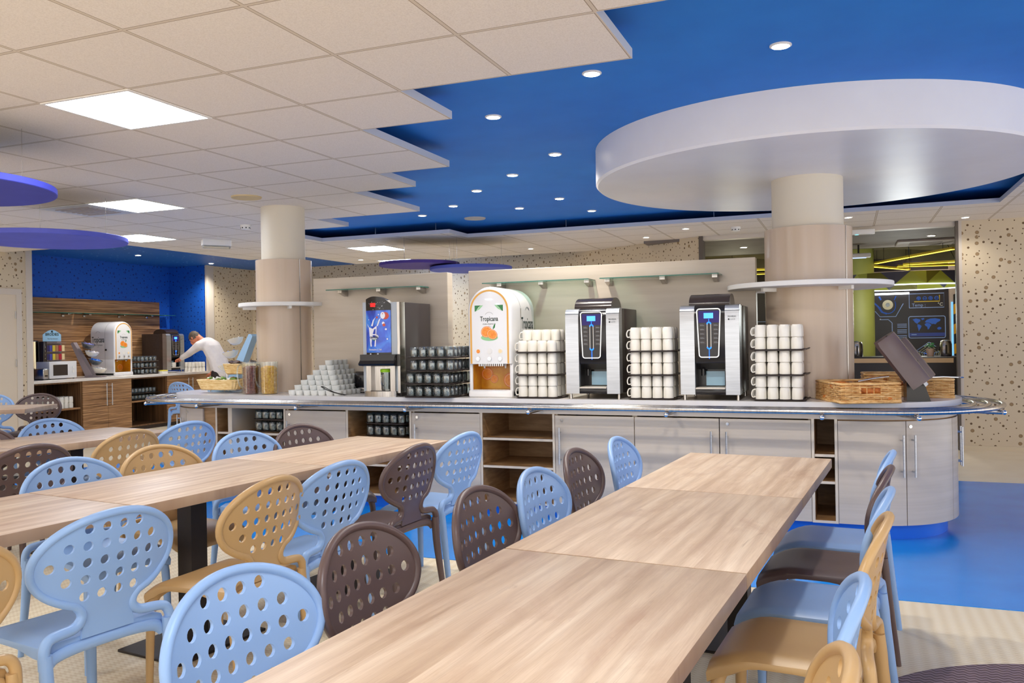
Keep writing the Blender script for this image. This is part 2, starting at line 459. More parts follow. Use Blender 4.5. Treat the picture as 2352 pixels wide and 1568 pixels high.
struct('trim_6', B().box(-1.70, 1.17, 10.94, 11.08, 2.585, 2.8), M_trim)

# door in the left wall (frame stands proud of the wall)
dr = struct('door_1', B().box(-10.45, -10.435, 7.3, 8.11, .01, 2.07), M_door)
fb = B()
fb.box(-10.45, -10.42, 8.11, 8.19, 0, 2.15).box(-10.45, -10.42, 7.22, 7.30, 0, 2.15).box(-10.45, -10.42, 7.30, 8.11, 2.07, 2.15)
fb.build('door_frame', M_trim, dr)
for z in (.5, 1.15, 1.8): B().cyl((-10.428, 8.1, z - .05), (-10.428, 8.1, z + .05), .008, seg=8).build('hinge', M_steel, dr)

# suspended tile ceiling with its stepped edge around the blue field
G = lambda i, j: (-2.6912 + .6 * i, 2.5816 + .6 * j)
tb = B()
def slab(i0, i1, j0, j1):
    (x0, y0), (x1, y1) = G(i0, j0), G(i1, j1)
    z0, z1 = TILE_Z, TILE_Z + .045
    vs = [(x, y, z) for z in (z0, z1) for y in (y0, y1) for x in (x0, x1)]
    tb.add(vs, [(0, 2, 3, 1), (4, 5, 7, 6)], 0); tb.add(vs, [(0, 1, 5, 4), (2, 6, 7, 3), (0, 4, 6, 2), (1, 3, 7, 5)], 1)
XL = -12.93
LEFT = [(-11, 1, XL, 15), (1, 2, XL, 3), (2, 3, XL, 1), (3, 5, XL, 0), (5, 6, XL, -1), (6, 8, XL, -2), (8, 9, XL, -4)]
LEFT += [(9, 9.03, XL, -5.78), (9.03, 10.76, -9.65, -5.78), (10.76, 11.6, -9.65, -2.8), (11.6, 13.2, -9.65, 6.85), (13.2, 13.92, -8, 15)]
for j0, j1, i0, i1 in LEFT: slab(i0, i1, j0, j1)
slab(-8, 1.56, 13.92, 15.6)
slab(6.85, 15, 9, 13.2)
ceil = tag(tb.build('ceiling', [M_tile, M_tile_edge]), kind='structure')
struct('ceiling', B().box(-12, 8, -4, 14, BLUE_Z, BLUE_Z + .06), M_blue_ceil)
struct('ceiling', B().box(-11.5, -7.0, 8.05, 13.3, BLUE_Z - .004, BLUE_Z), M_star)

# hanger rods between the tile edge and the blue ceiling
hr = B()
for i, j in ((-4.6, 10.95), (-3.2, 10.95), (-.7, 11.75), (2.2, 11.75), (-3.9, 8.2)):
    x, y = G(i, j); hr.cyl((x, y, TILE_Z + .045), (x, y, BLUE_Z), .004, seg=6)
struct('trim_7', hr, M_steel)

# ------------------------------------------------------------------ columns
def column(x, rs, rc, shelf_r, label, seam):
    t = thing('column', label, 'column', (x, 6.61, 0))
    top = 2.505 if shelf_r > .5 else TILE_Z
    B().lathe([(rs, 2.13), (rs, top)], 64).build('shaft', M_shaft, t)
    b = B()
    n = 96
    b.lathe([(rc - .02, .914), (rc, .914), (rc, 2.135), (rc - .012, 2.135), (rc - .012, 2.12), (rs - .02, 2.12)], n)
    b.build('cladding', M_clad, t)
    B().box(-.004, .004, -.004, .004, .914, 2.135, M=Matrix.Translation((rc * cos(seam), rc * sin(seam), 0)) @ Matrix.Rotation(seam, 4, 'Z')).build('seam_strip', M_steel, t)
    s = B().lathe([(rc + .001, 1.70), (shelf_r - .003, 1.70), (shelf_r, 1.703), (shelf_r, 1.732), (shelf_r - .003, 1.735), (rc + .001, 1.735)], 96)
    s.build('ring_shelf', M_whitem, t)
    for k in range(4):
        a = pi / 4 + k * pi / 2
        B().box(rc, rc + .12, -.012, .012, 1.675, 1.70, M=Matrix.Rotation(a, 4, 'Z')).build('bracket', M_whitem, t)
    return t
column(-.264, .251, .307, .58, 'round beige column under the big white ceiling drum, with white ring shelf', -.55)
column(-4.94, .201, .256, .414, 'slimmer round beige column behind the cereal jugs, with white ring shelf', -.35)
for dx in (0,):
    B()
col_d = B().lathe([(.26, 2.505), (1.535, 2.505), (1.55, 2.52), (1.55, BLUE_Z)], 128)
tag(link(col_d.mesh('ceiling_drum', M_drum), 'ceiling_drum', None, (-.264, 6.61, 0)), 'large round white drum on the blue ceiling around the right column', 'ceiling drum')

# ------------------------------------------------------------------ lights
def light(kind, name, loc, energy, size, color=(1, 1, 1), rot=(0, 0, 0), **kw):
    d = bpy.data.lights.new(name, kind); d.energy = energy; d.color = color
    if kind == 'AREA': d.size = size
    else: d.shadow_soft_size = size
    for k, v in kw.items(): setattr(d, k, v)
    o = bpy.data.objects.new(name, d); COL.objects.link(o); o.location = loc; o.rotation_euler = rot
    return o
P_E = 24.0
M_panel_l = emit('lit ceiling panel', (236, 244, 255), P_E)
M_lens = emit('lit downlight lens', (255, 244, 224), 60)
M_lens2 = emit('lit small downlight lens', (255, 246, 232), 14)
def panel(i, j, label):
    x, y = G(i + .5, j + .5)
    t = thing('ceiling_light_panel', label, 'ceiling light', (x, y, TILE_Z), 0, 'square ceiling light panels')
    B().band([(-.3, -.3), (.3, -.3), (.3, .3), (-.3, .3)], [(-.283, -.283), (.283, -.283), (.283, .283), (-.283, .283)], -.006, 0).build('frame', M_whitem, t)
    B().box(-.283, .283, -.283, .283, -.004, -.001).build('diffuser', M_panel_l, t)
panel(-2, 1, 'large lit square ceiling panel nearest the camera, upper left of the photo')
panel(-6, 5, 'lit square ceiling panel beside the air vent, second from the camera')
panel(-9, 8, 'lit square ceiling panel partly behind the wide purple disc')
panel(-6, 12, 'lit square ceiling panel in the rear strip left of the hanging discs')
panel(-7, 15, 'lit square ceiling panel mostly hidden above the dark violet disc')
for i, j in ((3, -3), (-4, -3), (-9, -1), (8, -3), (3, -8), (-4, -8), (-10, 3)):  # unseen panels added around the camera for fill light
    panel(i, j, 'added square ceiling panel outside the view, lit as fill')
def downlight(x, y, z, r, label, power, group):
    t = thing('downlight', label, 'downlight', (x, y, z), 0, group)
    B().shell([(r, -.001), (r * 1.25, -.001), (r * 1.25, -.006), (r, -.010), (r, -.001)], 24).build('rim', M_whitem, t)
    B().lathe([(0, -.004), (r, -.004)], 20).build('lens', M_lens if power > 20 else M_lens2, t)
    if power: light('SPOT', 'downlight_lamp', (x, y, z - .02), power, .05, (1, .93, .82), spot_size=radians(140), spot_blend=.8)
bl = [(-.281, 4.305, 'brightest downlight on the blue ceiling, above the white drum'), (-1.243, 4.335, 'downlight on the blue ceiling just off the tip of the largest tile corner'),
      (-2.06, 4.92, 'bright downlight on the blue ceiling beside the stepped tile edge'), (-2.056, 6.121, 'bright downlight on the blue ceiling left of the white drum'),
      (-2.652, 6.739, 'downlight on blue ceiling, between two brighter ones over the juice machine'), (-3.237, 7.296, 'downlight on the blue ceiling, over the tall milk machine'),
      (-2.677, 8.085, 'downlight on the blue ceiling, nearest the lower left rim of the drum'), (-3.828, 8.013, 'small downlight on the blue ceiling, end of the receding diagonal'),
      (-3.262, 8.477, 'small downlight on the blue ceiling, right above the round speaker'), (-4.431, 8.465, 'faint far downlight on the blue ceiling near the tile corner'),
      (-2.616, 9.028, 'faint far downlight on the blue ceiling under the drum edge')]
for k, (x, y, lb) in enumerate(bl): downlight(x, y, BLUE_Z, .042, lb, 75 if k < 7 else (30 if k < 9 else 12), 'downlights in the blue ceiling')
downlight(-10.285, 10.1, BLUE_Z - .004, .04, 'downlight on the starry blue ceiling above the alcove counter', 90, 'alcove downlights')
downlight(-10.306, 11.75, BLUE_Z - .004, .04, 'downlight on the starry blue ceiling above the leaning man', 90, 'alcove downlights')
for x, y, lb in ((-1.754, 10.007, 'rear strip downlight left of the smoke detector'), (-2.367, 10.63, 'rear strip downlight above the long beige panel'), (-4.126, 11.139, 'rear strip downlight right of the hanging discs'),
                 (-7.0, 11.3, 'rear strip downlight right of the slim column'), (1.234, 10.569, 'rear strip downlight above the right cream wall'), (.026, 9.92, 'rear strip downlight beside the right column')):
    downlight(x, y, TILE_Z, .038, lb, 16, 'rear tile strip downlights')

# world: soft neutral light from the open dining side behind the camera
w = bpy.data.worlds.new('world'); SC.world = w; w.use_nodes = True
w.node_tree.nodes['Background'].inputs['Color'].default_value = (1.0, .95, .89, 1)
w.node_tree.nodes['Background'].inputs['Strength'].default_value = 1.9
SC.view_settings.view_transform = 'Standard'; SC.view_settings.look = 'None'; SC.view_settings.gamma = 1
SC.view_settings.exposure = 0.15
SC.cycles.max_bounces = 10; SC.cycles.transparent_max_bounces = 24; SC.cycles.transmission_bounces = 8; SC.cycles.diffuse_bounces = 5; SC.cycles.glossy_bounces = 4
SC.cycles.caustics_reflective = False; SC.cycles.caustics_refractive = False; SC.cycles.sample_clamp_indirect = 4
# ------------------------------------------------------------------ chairs
def catmull(P, n=6, closed=False):
    out = []; m = len(P)
    for i in range(m if closed else m - 1):
        p0 = P[i - 1] if (i or closed) else P[0]; p1 = P[i]; p2 = P[(i + 1) % m]; p3 = P[(i + 2) % m] if (i + 2 < m or closed) else P[-1]
        for k in range(n):
            t = k / n
            out.append(tuple(.5 * ((2 * b) + (-a + c) * t + (2 * a - 5 * b + 4 * c - d) * t * t + (-a + 3 * b - 3 * c + d) * t ** 3) for a, b, c, d in zip(p0, p1, p2, p3)))
    if not closed: out.append(tuple(P[-1]))
    return out
OV_C, OV_W, OV_H = .692, .240, .1485
def back_x(y, z):
    return -.198 - .18 * max(z - .51, 0) + .75 * y * y * min(max((z - .51) / .10, 0), 1)
def chair_back_mesh():
    half = []
    a0 = radians(-60)
    for k in range(25):
        a = a0 + (radians(90) - a0) * k / 24
        half.append((OV_W * cos(a), OV_C + OV_H * sin(a)))
    neck = [(.090, .452), (.088, .478), (.082, .50), (.082, .522), (.090, .543), (.106, .557)]
    right = neck + half
    out = right + [(-y, z) for y, z in right[::-1]][1:]
    holes = []
    for z, n, sp in ((.799, 4, .0565), (.7455, 6, .0565), (.692, 8, .0545), (.6385, 6, .0565), (.585, 4, .0565)):
        for k in range(n): holes.append(((k - (n - 1) / 2) * sp, z))
    pts = list(out); edges = [(i, (i + 1) % len(out)) for i in range(len(out))]
    HN = 14
    for hy, hz in holes:
        o = len(pts)
        for k in range(HN):
            a = 2 * pi * k / HN; pts.append((hy + .0155 * cos(a), hz + .0155 * sin(a)))
        edges += [(o + k, o + (k + 1) % HN) for k in range(HN)]
    def inside(y, z):
        c = False; j = len(out) - 1
        for i in range(len(out)):
            (yi, zi), (yj, zj) = out[i], out[j]
            if (zi > z) != (zj > z) and y < (yj - yi) * (z - zi) / (zj - zi) + yi: c = not c
            j = i
        return c
    for a in range(-9, 10):
        for b in range(24):
            y, z = a * .026, .455 + b * .018
            if inside(y, z) and all(hypot(y - p, z - q) > .02 for p, q in holes) and min(hypot(y - p, z - q) for p, q in out) > .012: pts.append((y, z))
    V, E, F, *_ = delaunay_2d_cdt([Vector(p) for p in pts], edges, [], 0, 1e-6)
    fs = []
    for f in F:
        cy = sum(V[i][0] for i in f) / 3; cz = sum(V[i][1] for i in f) / 3
        if inside(cy, cz) and all(hypot(cy - p, cz - q) > .0145 for p, q in holes): fs.append(list(f))
    b = B(); nv = len(V)
    cnt = {}
    for f in fs:
        for k in range(3):
            e = (f[k], f[(k + 1) % 3]); cnt[tuple(sorted(e))] = cnt.get(tuple(sorted(e)), 0) + 1
    t = .0045
    vs = [(back_x(v[0], v[1]) - t, v[0], v[1]) for v in V] + [(back_x(v[0], v[1]) + t, v[0], v[1]) for v in V]
    ff = fs + [[i + nv for i in f[::-1]] for f in fs]
    for (i, j), c in cnt.items():
        if c == 1: ff.append([i, j, j + nv, i + nv])
    b.add(vs, ff)
    # rounded rim running from shoulder to shoulder
    r_half = [(-.216, .216, .40), (-.213, .215, .452), (-.209, .199, .479), (-.204, .165, .486), (-.200, .12, .489), (-.198, .096, .501), (-.198, .086, .52), (-.199, .092, .542), (-.2, .108, .559)]
    r_half = catmull(r_half, 4)
    rim = r_half + [(back_x(y, z), y, z) for y, z in half[1:]]
    full = rim + [(x, -y, z) for x, y, z in rim[::-1]][1:]
    R_ = [.0175 if z < .5 else (.0175 - .004 * min((z - .5) / .08, 1)) for x, y, z in full]
    b.tube(full, R_, 8, flat=.95)
    # crease line under the oval
    b.tube([(back_x(.1 * s / 6, 0) - .0, .105 * s / 6, OV_C - OV_H * sin(math.acos(.105 * s / 6 / OV_W)) + .006 + .0) for s in range(-6, 7)], .0062, 6)
    return b
def chair_meshes():
    ms = {}
    # seat: dished plate with rolled front and a short apron
    b = B(); nx, ny = 14, 12; vs = []; fs = []
    def seat_pt(u, v):
        x = -.19 + .415 * u; w = .212 - .012 * (1 - u) - .02 * max(u - .8, 0) / .2; y = (2 * v - 1) * w
        z = .462 - .011 * math.exp(-((x + .02) / .13) ** 2 - (y / .13) ** 2)
        if u > .66: z -= .046 * ((u - .66) / .34) ** 2
        e = abs(2 * v - 1)
        if e > .8: z -= .012 * ((e - .8) / .2) ** 2
        return x, y, z
    for i in range(nx + 1):
        for j in range(ny + 1): vs.append(seat_pt(i / nx, j / ny))
    idx = lambda i, j: i * (ny + 1) + j
    for i in range(nx):
        for j in range(ny): fs.append((idx(i, j), idx(i + 1, j), idx(i + 1, j + 1), idx(i, j + 1)))
    ring = [idx(i, 0) for i in range(nx + 1)] + [idx(nx, j) for j in range(1, ny + 1)] + [idx(i, ny) for i in range(nx - 1, -1, -1)] + [idx(0, j) for j in range(ny - 1, 0, -1)]
    cx, cy = .0, .0; o = len(vs)
    levels = [(0.004, -.010), (.001, -.036), (-.03, -.036), (-.03, -.008)]
    for ins, dz in levels:
        for k in ring:
            x, y, z = vs[k]; L = hypot(x, y) or 1
            arch = .018 * math.exp(-(y / .12) ** 4) if abs(x) > .15 else .018 * math.exp(-((x - .02) / .12) ** 4)
            vs.append((x + ins * x / L, y + ins * y / L, z + dz + (arch if dz < -.02 else 0)))
    n = len(ring); prev = ring
    for q in range(4):
        cur = [o + q * n + k for k in range(n)]
        for k in range(n): fs.append((prev[k], cur[k], cur[(k + 1) % n], prev[(k + 1) % n]))
        prev = cur
    fs.append(prev[::-1]); b.add(vs, fs); ms['seat'] = b
    ms['backrest'] = chair_back_mesh()
    # rear cross rail with curved apron into the legs
    r = B()
    P = [(-.198, -.2, .395), (-.196, -.17, .418), (-.194, -.1, .428), (-.193, 0, .43), (-.194, .1, .428), (-.196, .17, .418), (-.198, .2, .395)]
    r.tube(catmull(P, 4), .019, 8, flat=.6); ms['rear_rail'] = r
    for nm, sx in (('fl', 1), ('rl', -1)):
        for sy in (1, -1):
            l = B()
            if sx > 0: P = [(.188, sy * .166, .402), (.198, sy * .178, .37), (.203, sy * .186, .30), (.207, sy * .195, 0)]; R = [.0215, .0195, .0175, .0125]
            else: P = [(-.212, sy * .208, .44), (-.216, sy * .21, .38), (-.226, sy * .208, .28), (-.262, sy * .216, 0)]; R = [.018, .0205, .0195, .0125]
            l.tube(catmull(P, 3), sum([[R[k] + (R[k + 1] - R[k]) * q / 3 for q in range(3)] for k in range(3)], []) + [R[3]], 10, flat=1.15)
            ms['leg_%s%d' % (nm, sy)] = l
    return ms
CM = chair_meshes()
CHAIR = {}
for cname, m in M_chairs.items():
    CHAIR[cname] = {k: b.mesh('chair_' + k.split('_')[0], m, 50) for k, b in CM.items()}
def chair(color, top, rz, label, h=1.0, group='perforated oval back chairs'):
    # top = (x, y) of the middle of the backrest's upper edge; rz = direction the sitter faces
    ox, oy = -.259 * cos(rz), -.259 * sin(rz)
    t = thing('dining_chair', label, 'chair', (top[0] - ox, top[1] - oy, 0), rz, group)
    for k, me in CHAIR[color].items():
        link(me, 'leg' if k.startswith('leg') else k, t)
    return t
def sc(p, f=.9453): return (p[0] * f, p[1] * f)
ROT_R, ROT_M, ROT_L = -.0772, -.1145, -.15
LB, DB, TN = 'light blue', 'dark brown', 'tan'
R_row = [(LB, (.191, 4.274), 0, 'light blue chair at the far end of the right side of the near table'),
         (DB, (.161, 3.785), 0, 'dark brown chair, the only one along the right side of the near table'),
         (LB, (.137, 3.245), 0, 'light blue chair between dark brown and tan ones, right side of near table'),
         (TN, (.111, 2.774), 0, 'tan chair with its whole seat in view, right side of near table'),
         (LB, (.03, 2.03), .06, 'light blue chair in front of the tan seat, right side of near table'),
         (TN, (.0, 1.535), .1, 'tan chair cut off by the bottom edge, right side of near table')]
for c, p, d, lb in R_row: chair(c, sc(p), pi + ROT_R + d, lb)
L_row = [(LB, (-1.198, 4.493), .05, 'small light blue chair, farthest on the left side of the near table'),
         (DB, (-1.274, 3.972), .05, 'dark brown chair before the cabinet door handle, left side of near table'),
         (LB, (-1.255, 3.334), .03, 'light blue chair between two dark brown chairs, left side of near table'),
         (DB, (-1.305, 2.847), .03, 'dark brown chair with blue floor showing through its holes, left side of near table'),
         (DB, (-1.385, 2.16), .06, 'largest dark brown chair, beside the nearest light blue chair back'),
         (LB, (-1.415, 1.65), .0, 'nearest light blue chair, its big back cut by the bottom edge')]
for c, p, d, lb in L_row: chair(c, sc(p), ROT_R + d, lb)
M_row = [(LB, (-2.093, 4.533), 0, 'light blue chair whose back stands in front of the open shelf unit'),
         (DB, (-2.108, 3.96), .05, 'dark brown chair with seat and leg in view, right side of middle table'),
         (LB, (-2.15, 3.302), 0, 'light blue chair between tan and dark brown ones, right side of middle table'),
         (TN, (-2.18, 2.847), .10, 'tan chair seen from behind at the right side of the middle table'),
         (LB, (-2.29, 2.14), -.06, 'big light blue chair seen fully from behind, lower left of the photo'),
         (TN, (-2.33, 1.575), 0, 'tan chair cut off by the left edge, lower left corner')]
for c, p, d, lb in M_row: chair(c, sc(p), pi + ROT_M + d, lb)
N_row = [(DB, (-3.424, 4.702), -.1, 'dark brown chair farthest on the left side of the middle table'),
         (LB, (-3.518, 4.249), -.1, 'light blue chair between tan and dark brown backs, left side of middle table'),
         (TN, (-3.518, 3.547), -.05, 'tan chair on the left side of the middle table, overlapping another tan back'),
         (LB, (-3.575, 3.031), -.05, 'light blue chair in front of a dark brown back, left side of middle table')]
for c, p, d, lb in N_row: chair(c, sc(p), ROT_M + d, lb)
O_row = [(LB, (-4.334, 4.717), 0, 'light blue chair leaning back behind the tan pair, right side of third table'),
         (TN, (-4.30, 4.165), .1, 'tan chair on the right side of the third table, seen through its holes'),
         (DB, (-4.245, 3.402), 0, 'dark brown chair on the right side of the third table, at the left edge')]
for c, p, d, lb in O_row: chair(c, sc(p), pi + ROT_L + d, lb)
P_row = [(LB, (-5.647, 4.64), -.05, 'light blue chair on the left side of the third table'),
         (DB, (-5.62, 4.03), -.05, 'dark brown chair sliver at the left edge behind the third table')]
for c, p, d, lb in P_row: chair(c, sc(p), ROT_L + d, lb)
chair(DB, (-8.29, 6.73), -1.116, 'dark brown chair behind the corner of the far left table')
chair(LB, (-8.73, 6.51), -1.116, 'bright blue chair at the left edge behind the far left table')
chair(LB, sc((-9.031, 9.562)), 1.5, 'lone light blue chair beyond the left end of the serving counter')

# ------------------------------------------------------------------ tables
TB = B().rbox(0, .703, -1.097, -.003, .706, .75, .003, 2)
tops = []
for k in range(3):
    tops.append(TB.mesh('tabletop', [M_wood[k], M_wood_edge], 30))
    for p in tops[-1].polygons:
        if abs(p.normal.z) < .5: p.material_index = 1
COLM = B().box(-.045, .045, -.045, .045, .012, .69).box(-.22, .22, -.05, .05, .69, .706).mesh('pedestal', M_iron)
BASEM = B().rbox(-.2, .2, -.25, .25, 0, .012, .002, 1).mesh('base_plate', M_iron)
def table(x, y, rot, k, label, ped=(.352, -.55)):
    c, s = cos(rot), sin(rot)
    t = thing('dining_table', label, 'table', (x + 1.1 * k * s, y - 1.1 * k * c, 0), rot, 'whitewashed oak dining tables')
    link(tops[k % 3], 'tabletop', t); link(COLM, 'pedestal', t, (ped[0], ped[1], 0)); link(BASEM, 'base_plate', t, (ped[0], ped[1], 0))
    return t
NM = ('far', 'middle', 'near')
for k in range(3):
    table(-.7825, 4.4977, ROT_R, k, '%s table of the nearest oak row, lower right of the photo' % NM[k])
    table(-2.9815, 4.7414, ROT_M, k, '%s table of the second oak row from the right' % NM[k])
    table(-5.172, 4.817, ROT_L, k, '%s table of the third oak row, left side of the photo' % NM[k])
table(-7.886, 6.603, -1.116, 0, 'oak table with its corner showing at the far left')
# ------------------------------------------------------------------ serving counter
CXL, CXR, CY = -5.37, .08, 6.61
def stadium(r, n=40):
    p = [(CXR + r * cos(-pi / 2 + pi * k / n), CY + r * sin(-pi / 2 + pi * k / n)) for k in range(n + 1)]
    p += [(CXL + r * cos(pi / 2 + pi * k / n), CY + r * sin(pi / 2 + pi * k / n)) for k in range(n + 1)]
    return p
wt = thing('worktop', 'long white worktop with rounded ends on the serving counter', 'worktop', (-2.645, 6.61, .872))
MW = Matrix.Translation((2.645, -6.61, -.872))
b = B(); b.prism(stadium(.65), .872, .912, M=MW)
b.build('top', M_top, wt)
B().band(stadium(.618), stadium(.598), .797, .872, M=MW).build('apron', M_lam, wt)
for x in (-4.9, -4.1, -3.3, -2.5, -1.7, -.9, -.1):
    B().box(x, x + .05, 5.973, 5.985, .866, .8725, M=MW).build('spacer', M_tray, wt)
kick = B().prism(stadium(.55), .003, .104)
tag(link(kick.mesh('plinth', M_kick), 'plinth'), 'blue plinth under the serving counter', 'plinth')

def bar_handle(par, x, y, z0=.425, z1=.70, dirx=0, diry=-1, name='handle'):
    b = B(); hx, hy = x + dirx * .035, y + diry * .035
    b.cyl((hx, hy, z0), (hx, hy, z1), .0065, seg=10)
    for z in (z0 + .035, z1 - .035): b.cyl((x, y, z), (hx, hy, z), .005, seg=8)
    return b.build(name, M_alu, par)
def lock(par, x, y, z, dirx=0, diry=-1):
    b = B(); b.cyl((x, y, z), (x + dirx * .005, y + diry * .005, z), .011, seg=14); b.cyl((x, y, z), (x + dirx * .007, y + diry * .007, z), .005, seg=8)
    return b.build('lock', M_chrome, par)
def carcass(par, w, d, shelves, y0=0, mid=None, back=True):
    b = B()
    b.box(0, .018, y0 + .002, d, .104, .797).box(w - .018, w, y0 + .002, d, .104, .797).box(.018, w - .018, y0 + .002, d, .104, .121).box(.018, w - .018, d - .012, d, .121, .797)
    for x in (0, w - .018): b.box(x, x + .018, y0, y0 + .002, .104, .797, 1)
    b.box(.018, w - .018, y0, y0 + .002, .104, .121, 1)
    if mid: b.box(mid[0], mid[1], y0, d - .012, .121, .797, 1)
    b.build('carcass', [M_lam_in, M_lam_edge], par)
    for z in shelves:
        s = B(); s.box(.019, w - .019, y0 + .008, d - .013, z - .018, z).box(.019, w - .019, y0 + .006, y0 + .008, z - .018, z, 1)
        s.build('shelf', [M_lam_in, M_lam_edge], par)
YF = 5.99
def unit_open(x0, x1, shelves, label, mid=None):
    t = thing('open_shelf_unit', label, 'shelf unit', (x0, YF, 0)); carcass(t, x1 - x0, 1.2 if False else .56, shelves, 0, mid); return t
def unit_doors(x0, x1, doors, label):
    t = thing('door_cabinet', label, 'cabinet', (x0, YF, 0)); w = x1 - x0
    carcass(t, w, .56, [.45], .02)
    for a, e, hx, lk in doors:
        a -= x0; e -= x0
        d = B().rbox(a + .003, e - .003, 0, .018, .107, .787, .0015, 1).build('door', M_lam, t)
        if hx is not None: bar_handle(d, hx - x0, 0)
        if lk is not None: lock(d, lk - x0, 0, .752)
    return t
unit_open(-5.235, -4.485, [.585], 'open shelf unit with a divider, left end of the serving counter', (.139, .182))
unit_doors(-4.485, -3.878, [(-4.485, -3.878, -4.448, -4.44)], 'single door cabinet of the serving counter under the bowl pyramid')
unit_open(-3.878, -3.265, [.575, .36], 'open shelf unit holding glasses, under the milk machine')
unit_doors(-3.265, -2.661, [(-3.265, -2.661, -3.218, -3.212)], 'single door cabinet of the serving counter under the juice machine')
unit_open(-2.661, -2.051, [.606, .392], 'empty open shelf unit in the middle of the serving counter')
unit_doors(-2.051, -1.443, [(-2.051, -1.443, -2.006, -1.995)], 'single door cabinet under the left coffee machine, dark top gap')
unit_doors(-1.443, -.236, [(-1.443, -.84, -.894, None), (-.84, -.236, -.79, -.785)], 'double door cabinet behind the near table, under the right coffee machine')
unit_open(-.236, -.073, [.562, .382], 'narrow open shelf unit beside the curved cabinet')

def arc(c, r, a0, a1, n=14):
    return [(c[0] + r * cos(radians(a0 + (a1 - a0) * k / n)), c[1] + r * sin(radians(a0 + (a1 - a0) * k / n))) for k in range(n + 1)]
def curved(label, c, doors, loc, extra=None):
    t = thing('curved_cabinet', label, 'cabinet', (loc[0], loc[1], 0)); M = Matrix.Translation((-loc[0], -loc[1], 0))
    b = B(); s = arc(c, .597, doors[0][0], doors[-1][1], 40)
    b.prism(([extra[0]] if extra else []) + s + ([extra[1]] if extra else [(c[0], c[1])]), .104, .797, M=M); b.build('carcass', M_lam_in, t)
    for a0, a1, ha, la, pre in doors:
        o = arc(c, .62, a0 + .25, a1 - .25); i = arc(c, .60, a0 + .25, a1 - .25)
        if pre is not None: o = [(pre, c[1] - .62)] + o; i = [(pre, c[1] - .60)] + i
        d = B().band(o, i, .107, .787, M=M, closed=False).build('door', M_lam, t)
        for h in (ha or []):
            a = radians(h); bar_handle(d, c[0] + .62 * cos(a) - loc[0], c[1] + .62 * sin(a) - loc[1], dirx=cos(a), diry=sin(a))
        if la is not None:
            a = radians(la); lock(d, c[0] + .62 * cos(a) - loc[0], c[1] + .62 * sin(a) - loc[1], .752, cos(a), sin(a))
    return t
curved('curved two door cabinet at the right end of the serving counter', (CXR, CY), [(-90, -64.8, [-67.8], None, -.07), (-64.8, -24.8, [-61], -62, None), (-24.8, 40, [2, 7], None, None), (40, 90, None, None, None)], (.08, 6.6),
       ((-.07, CY - .597), (-.07, CY + .597)))
curved('curved cabinet at the left end of the serving counter', (CXL, CY), [(-270, -205, None, None, None), (-205, -150, None, None, None), (-150, -112.5, [-116, -147], None, None), (-112.5, -90.3, None, -110, None)], (-5.37, 6.6),
       ((-5.236, CY + .597), (-5.236, CY - .597)))
t = thing('cabinet_back', 'plain beige back side of the serving counter', 'cabinet', (-2.6, 7.2, 0))
B().box(-2.636, 2.53, -.07, .03, .104, .797).build('panel', M_lam, t)

# stainless tray rail round the whole counter
rail = thing('tray_rail', 'stainless steel tray rail running round the serving counter', 'rail', (-2.645, 6.61, .868))
MR = Matrix.Translation((2.645, -6.61, -.868))
for r in (.725, .812, .897):
    B().tube([(x, y, .868) for x, y in stadium(r, 36)], .0165, 12, True, M=MR).build('tube', M_steel, rail)
caps = [((x, YF + .01), (0, -1), .31) for x in (-.159, -1.15, -2.149, -3.157, -4.16, -5.172)]
caps += [((x, 7.23), (0, 1), .31) for x in (-.4, -2.6, -4.9)]
for c, a in (((CXR, CY), -69.6), ((CXR, CY), -20.9), ((CXR, CY), 35), ((CXL, CY), -127), ((CXL, CY), -165), ((CXL, CY), 140)):
    d = (cos(radians(a)), sin(radians(a))); caps.append(((c[0] + .61 * d[0], c[1] + .61 * d[1]), d, .31))
for (x, y), (dx, dy), L in caps:
    b = B(); b.cyl((x, y, .835), (x + dx * L, y + dy * L, .835), .0145, seg=12, M=MR)
    for s in (.115, .202, .287): b.cyl((x + dx * s, y + dy * s, .835), (x + dx * s, y + dy * s, .856), .006, seg=8, M=MR)
    br = b.build('bracket', M_steel, rail)
    B().ball((x + dx * L, y + dy * L, .835), .0165, seg=14, M=MR).build('end_cap', M_chrome, br)

# upright panels with glass shelves along the middle of the counter
def upright(x0, x1, label, shelves):
    t = thing('upright_panel', label, 'panel', ((x0 + x1) / 2, 6.67, .912)); c = (x0 + x1) / 2; w = (x1 - x0) / 2
    B().rbox(-w, w, -.05, .05, 0, 1.043, .003, 1).build('panel', M_panel, t)
    for a, e, br in shelves:
        s = B(); s.box(a - c + .003, e - c - .003, -.25, -.055, .914, .922).box(a - c, e - c, -.253, -.25, .914, .922, 1).box(e - c - .003, e - c, -.25, -.055, .914, .922, 1)
        so = s.build('glass_shelf', [M_gl_shelf, M_gl_edge], t)
        for x in br:
            q = B(); q.prism([(-.05, .865), (-.05, .9125), (-.16, .9125), (-.16, .895), (-.085, .872)], x - c - .02, x - c + .02, 'x')
            q.build('bracket', M_steel, so)
upright(-4.62, -3.23, 'short beige upright panel with one glass shelf behind the milk machine', [(-4.345, -3.41, (-4.26, -3.86, -3.46))])
upright(-3.03, -.64, 'long beige upright panel with two glass shelves behind the coffee machines', [(-2.815, -1.896, (-2.7, -2.33, -1.94)), (-1.806, -.886, (-1.77, -1.33, -.93))])
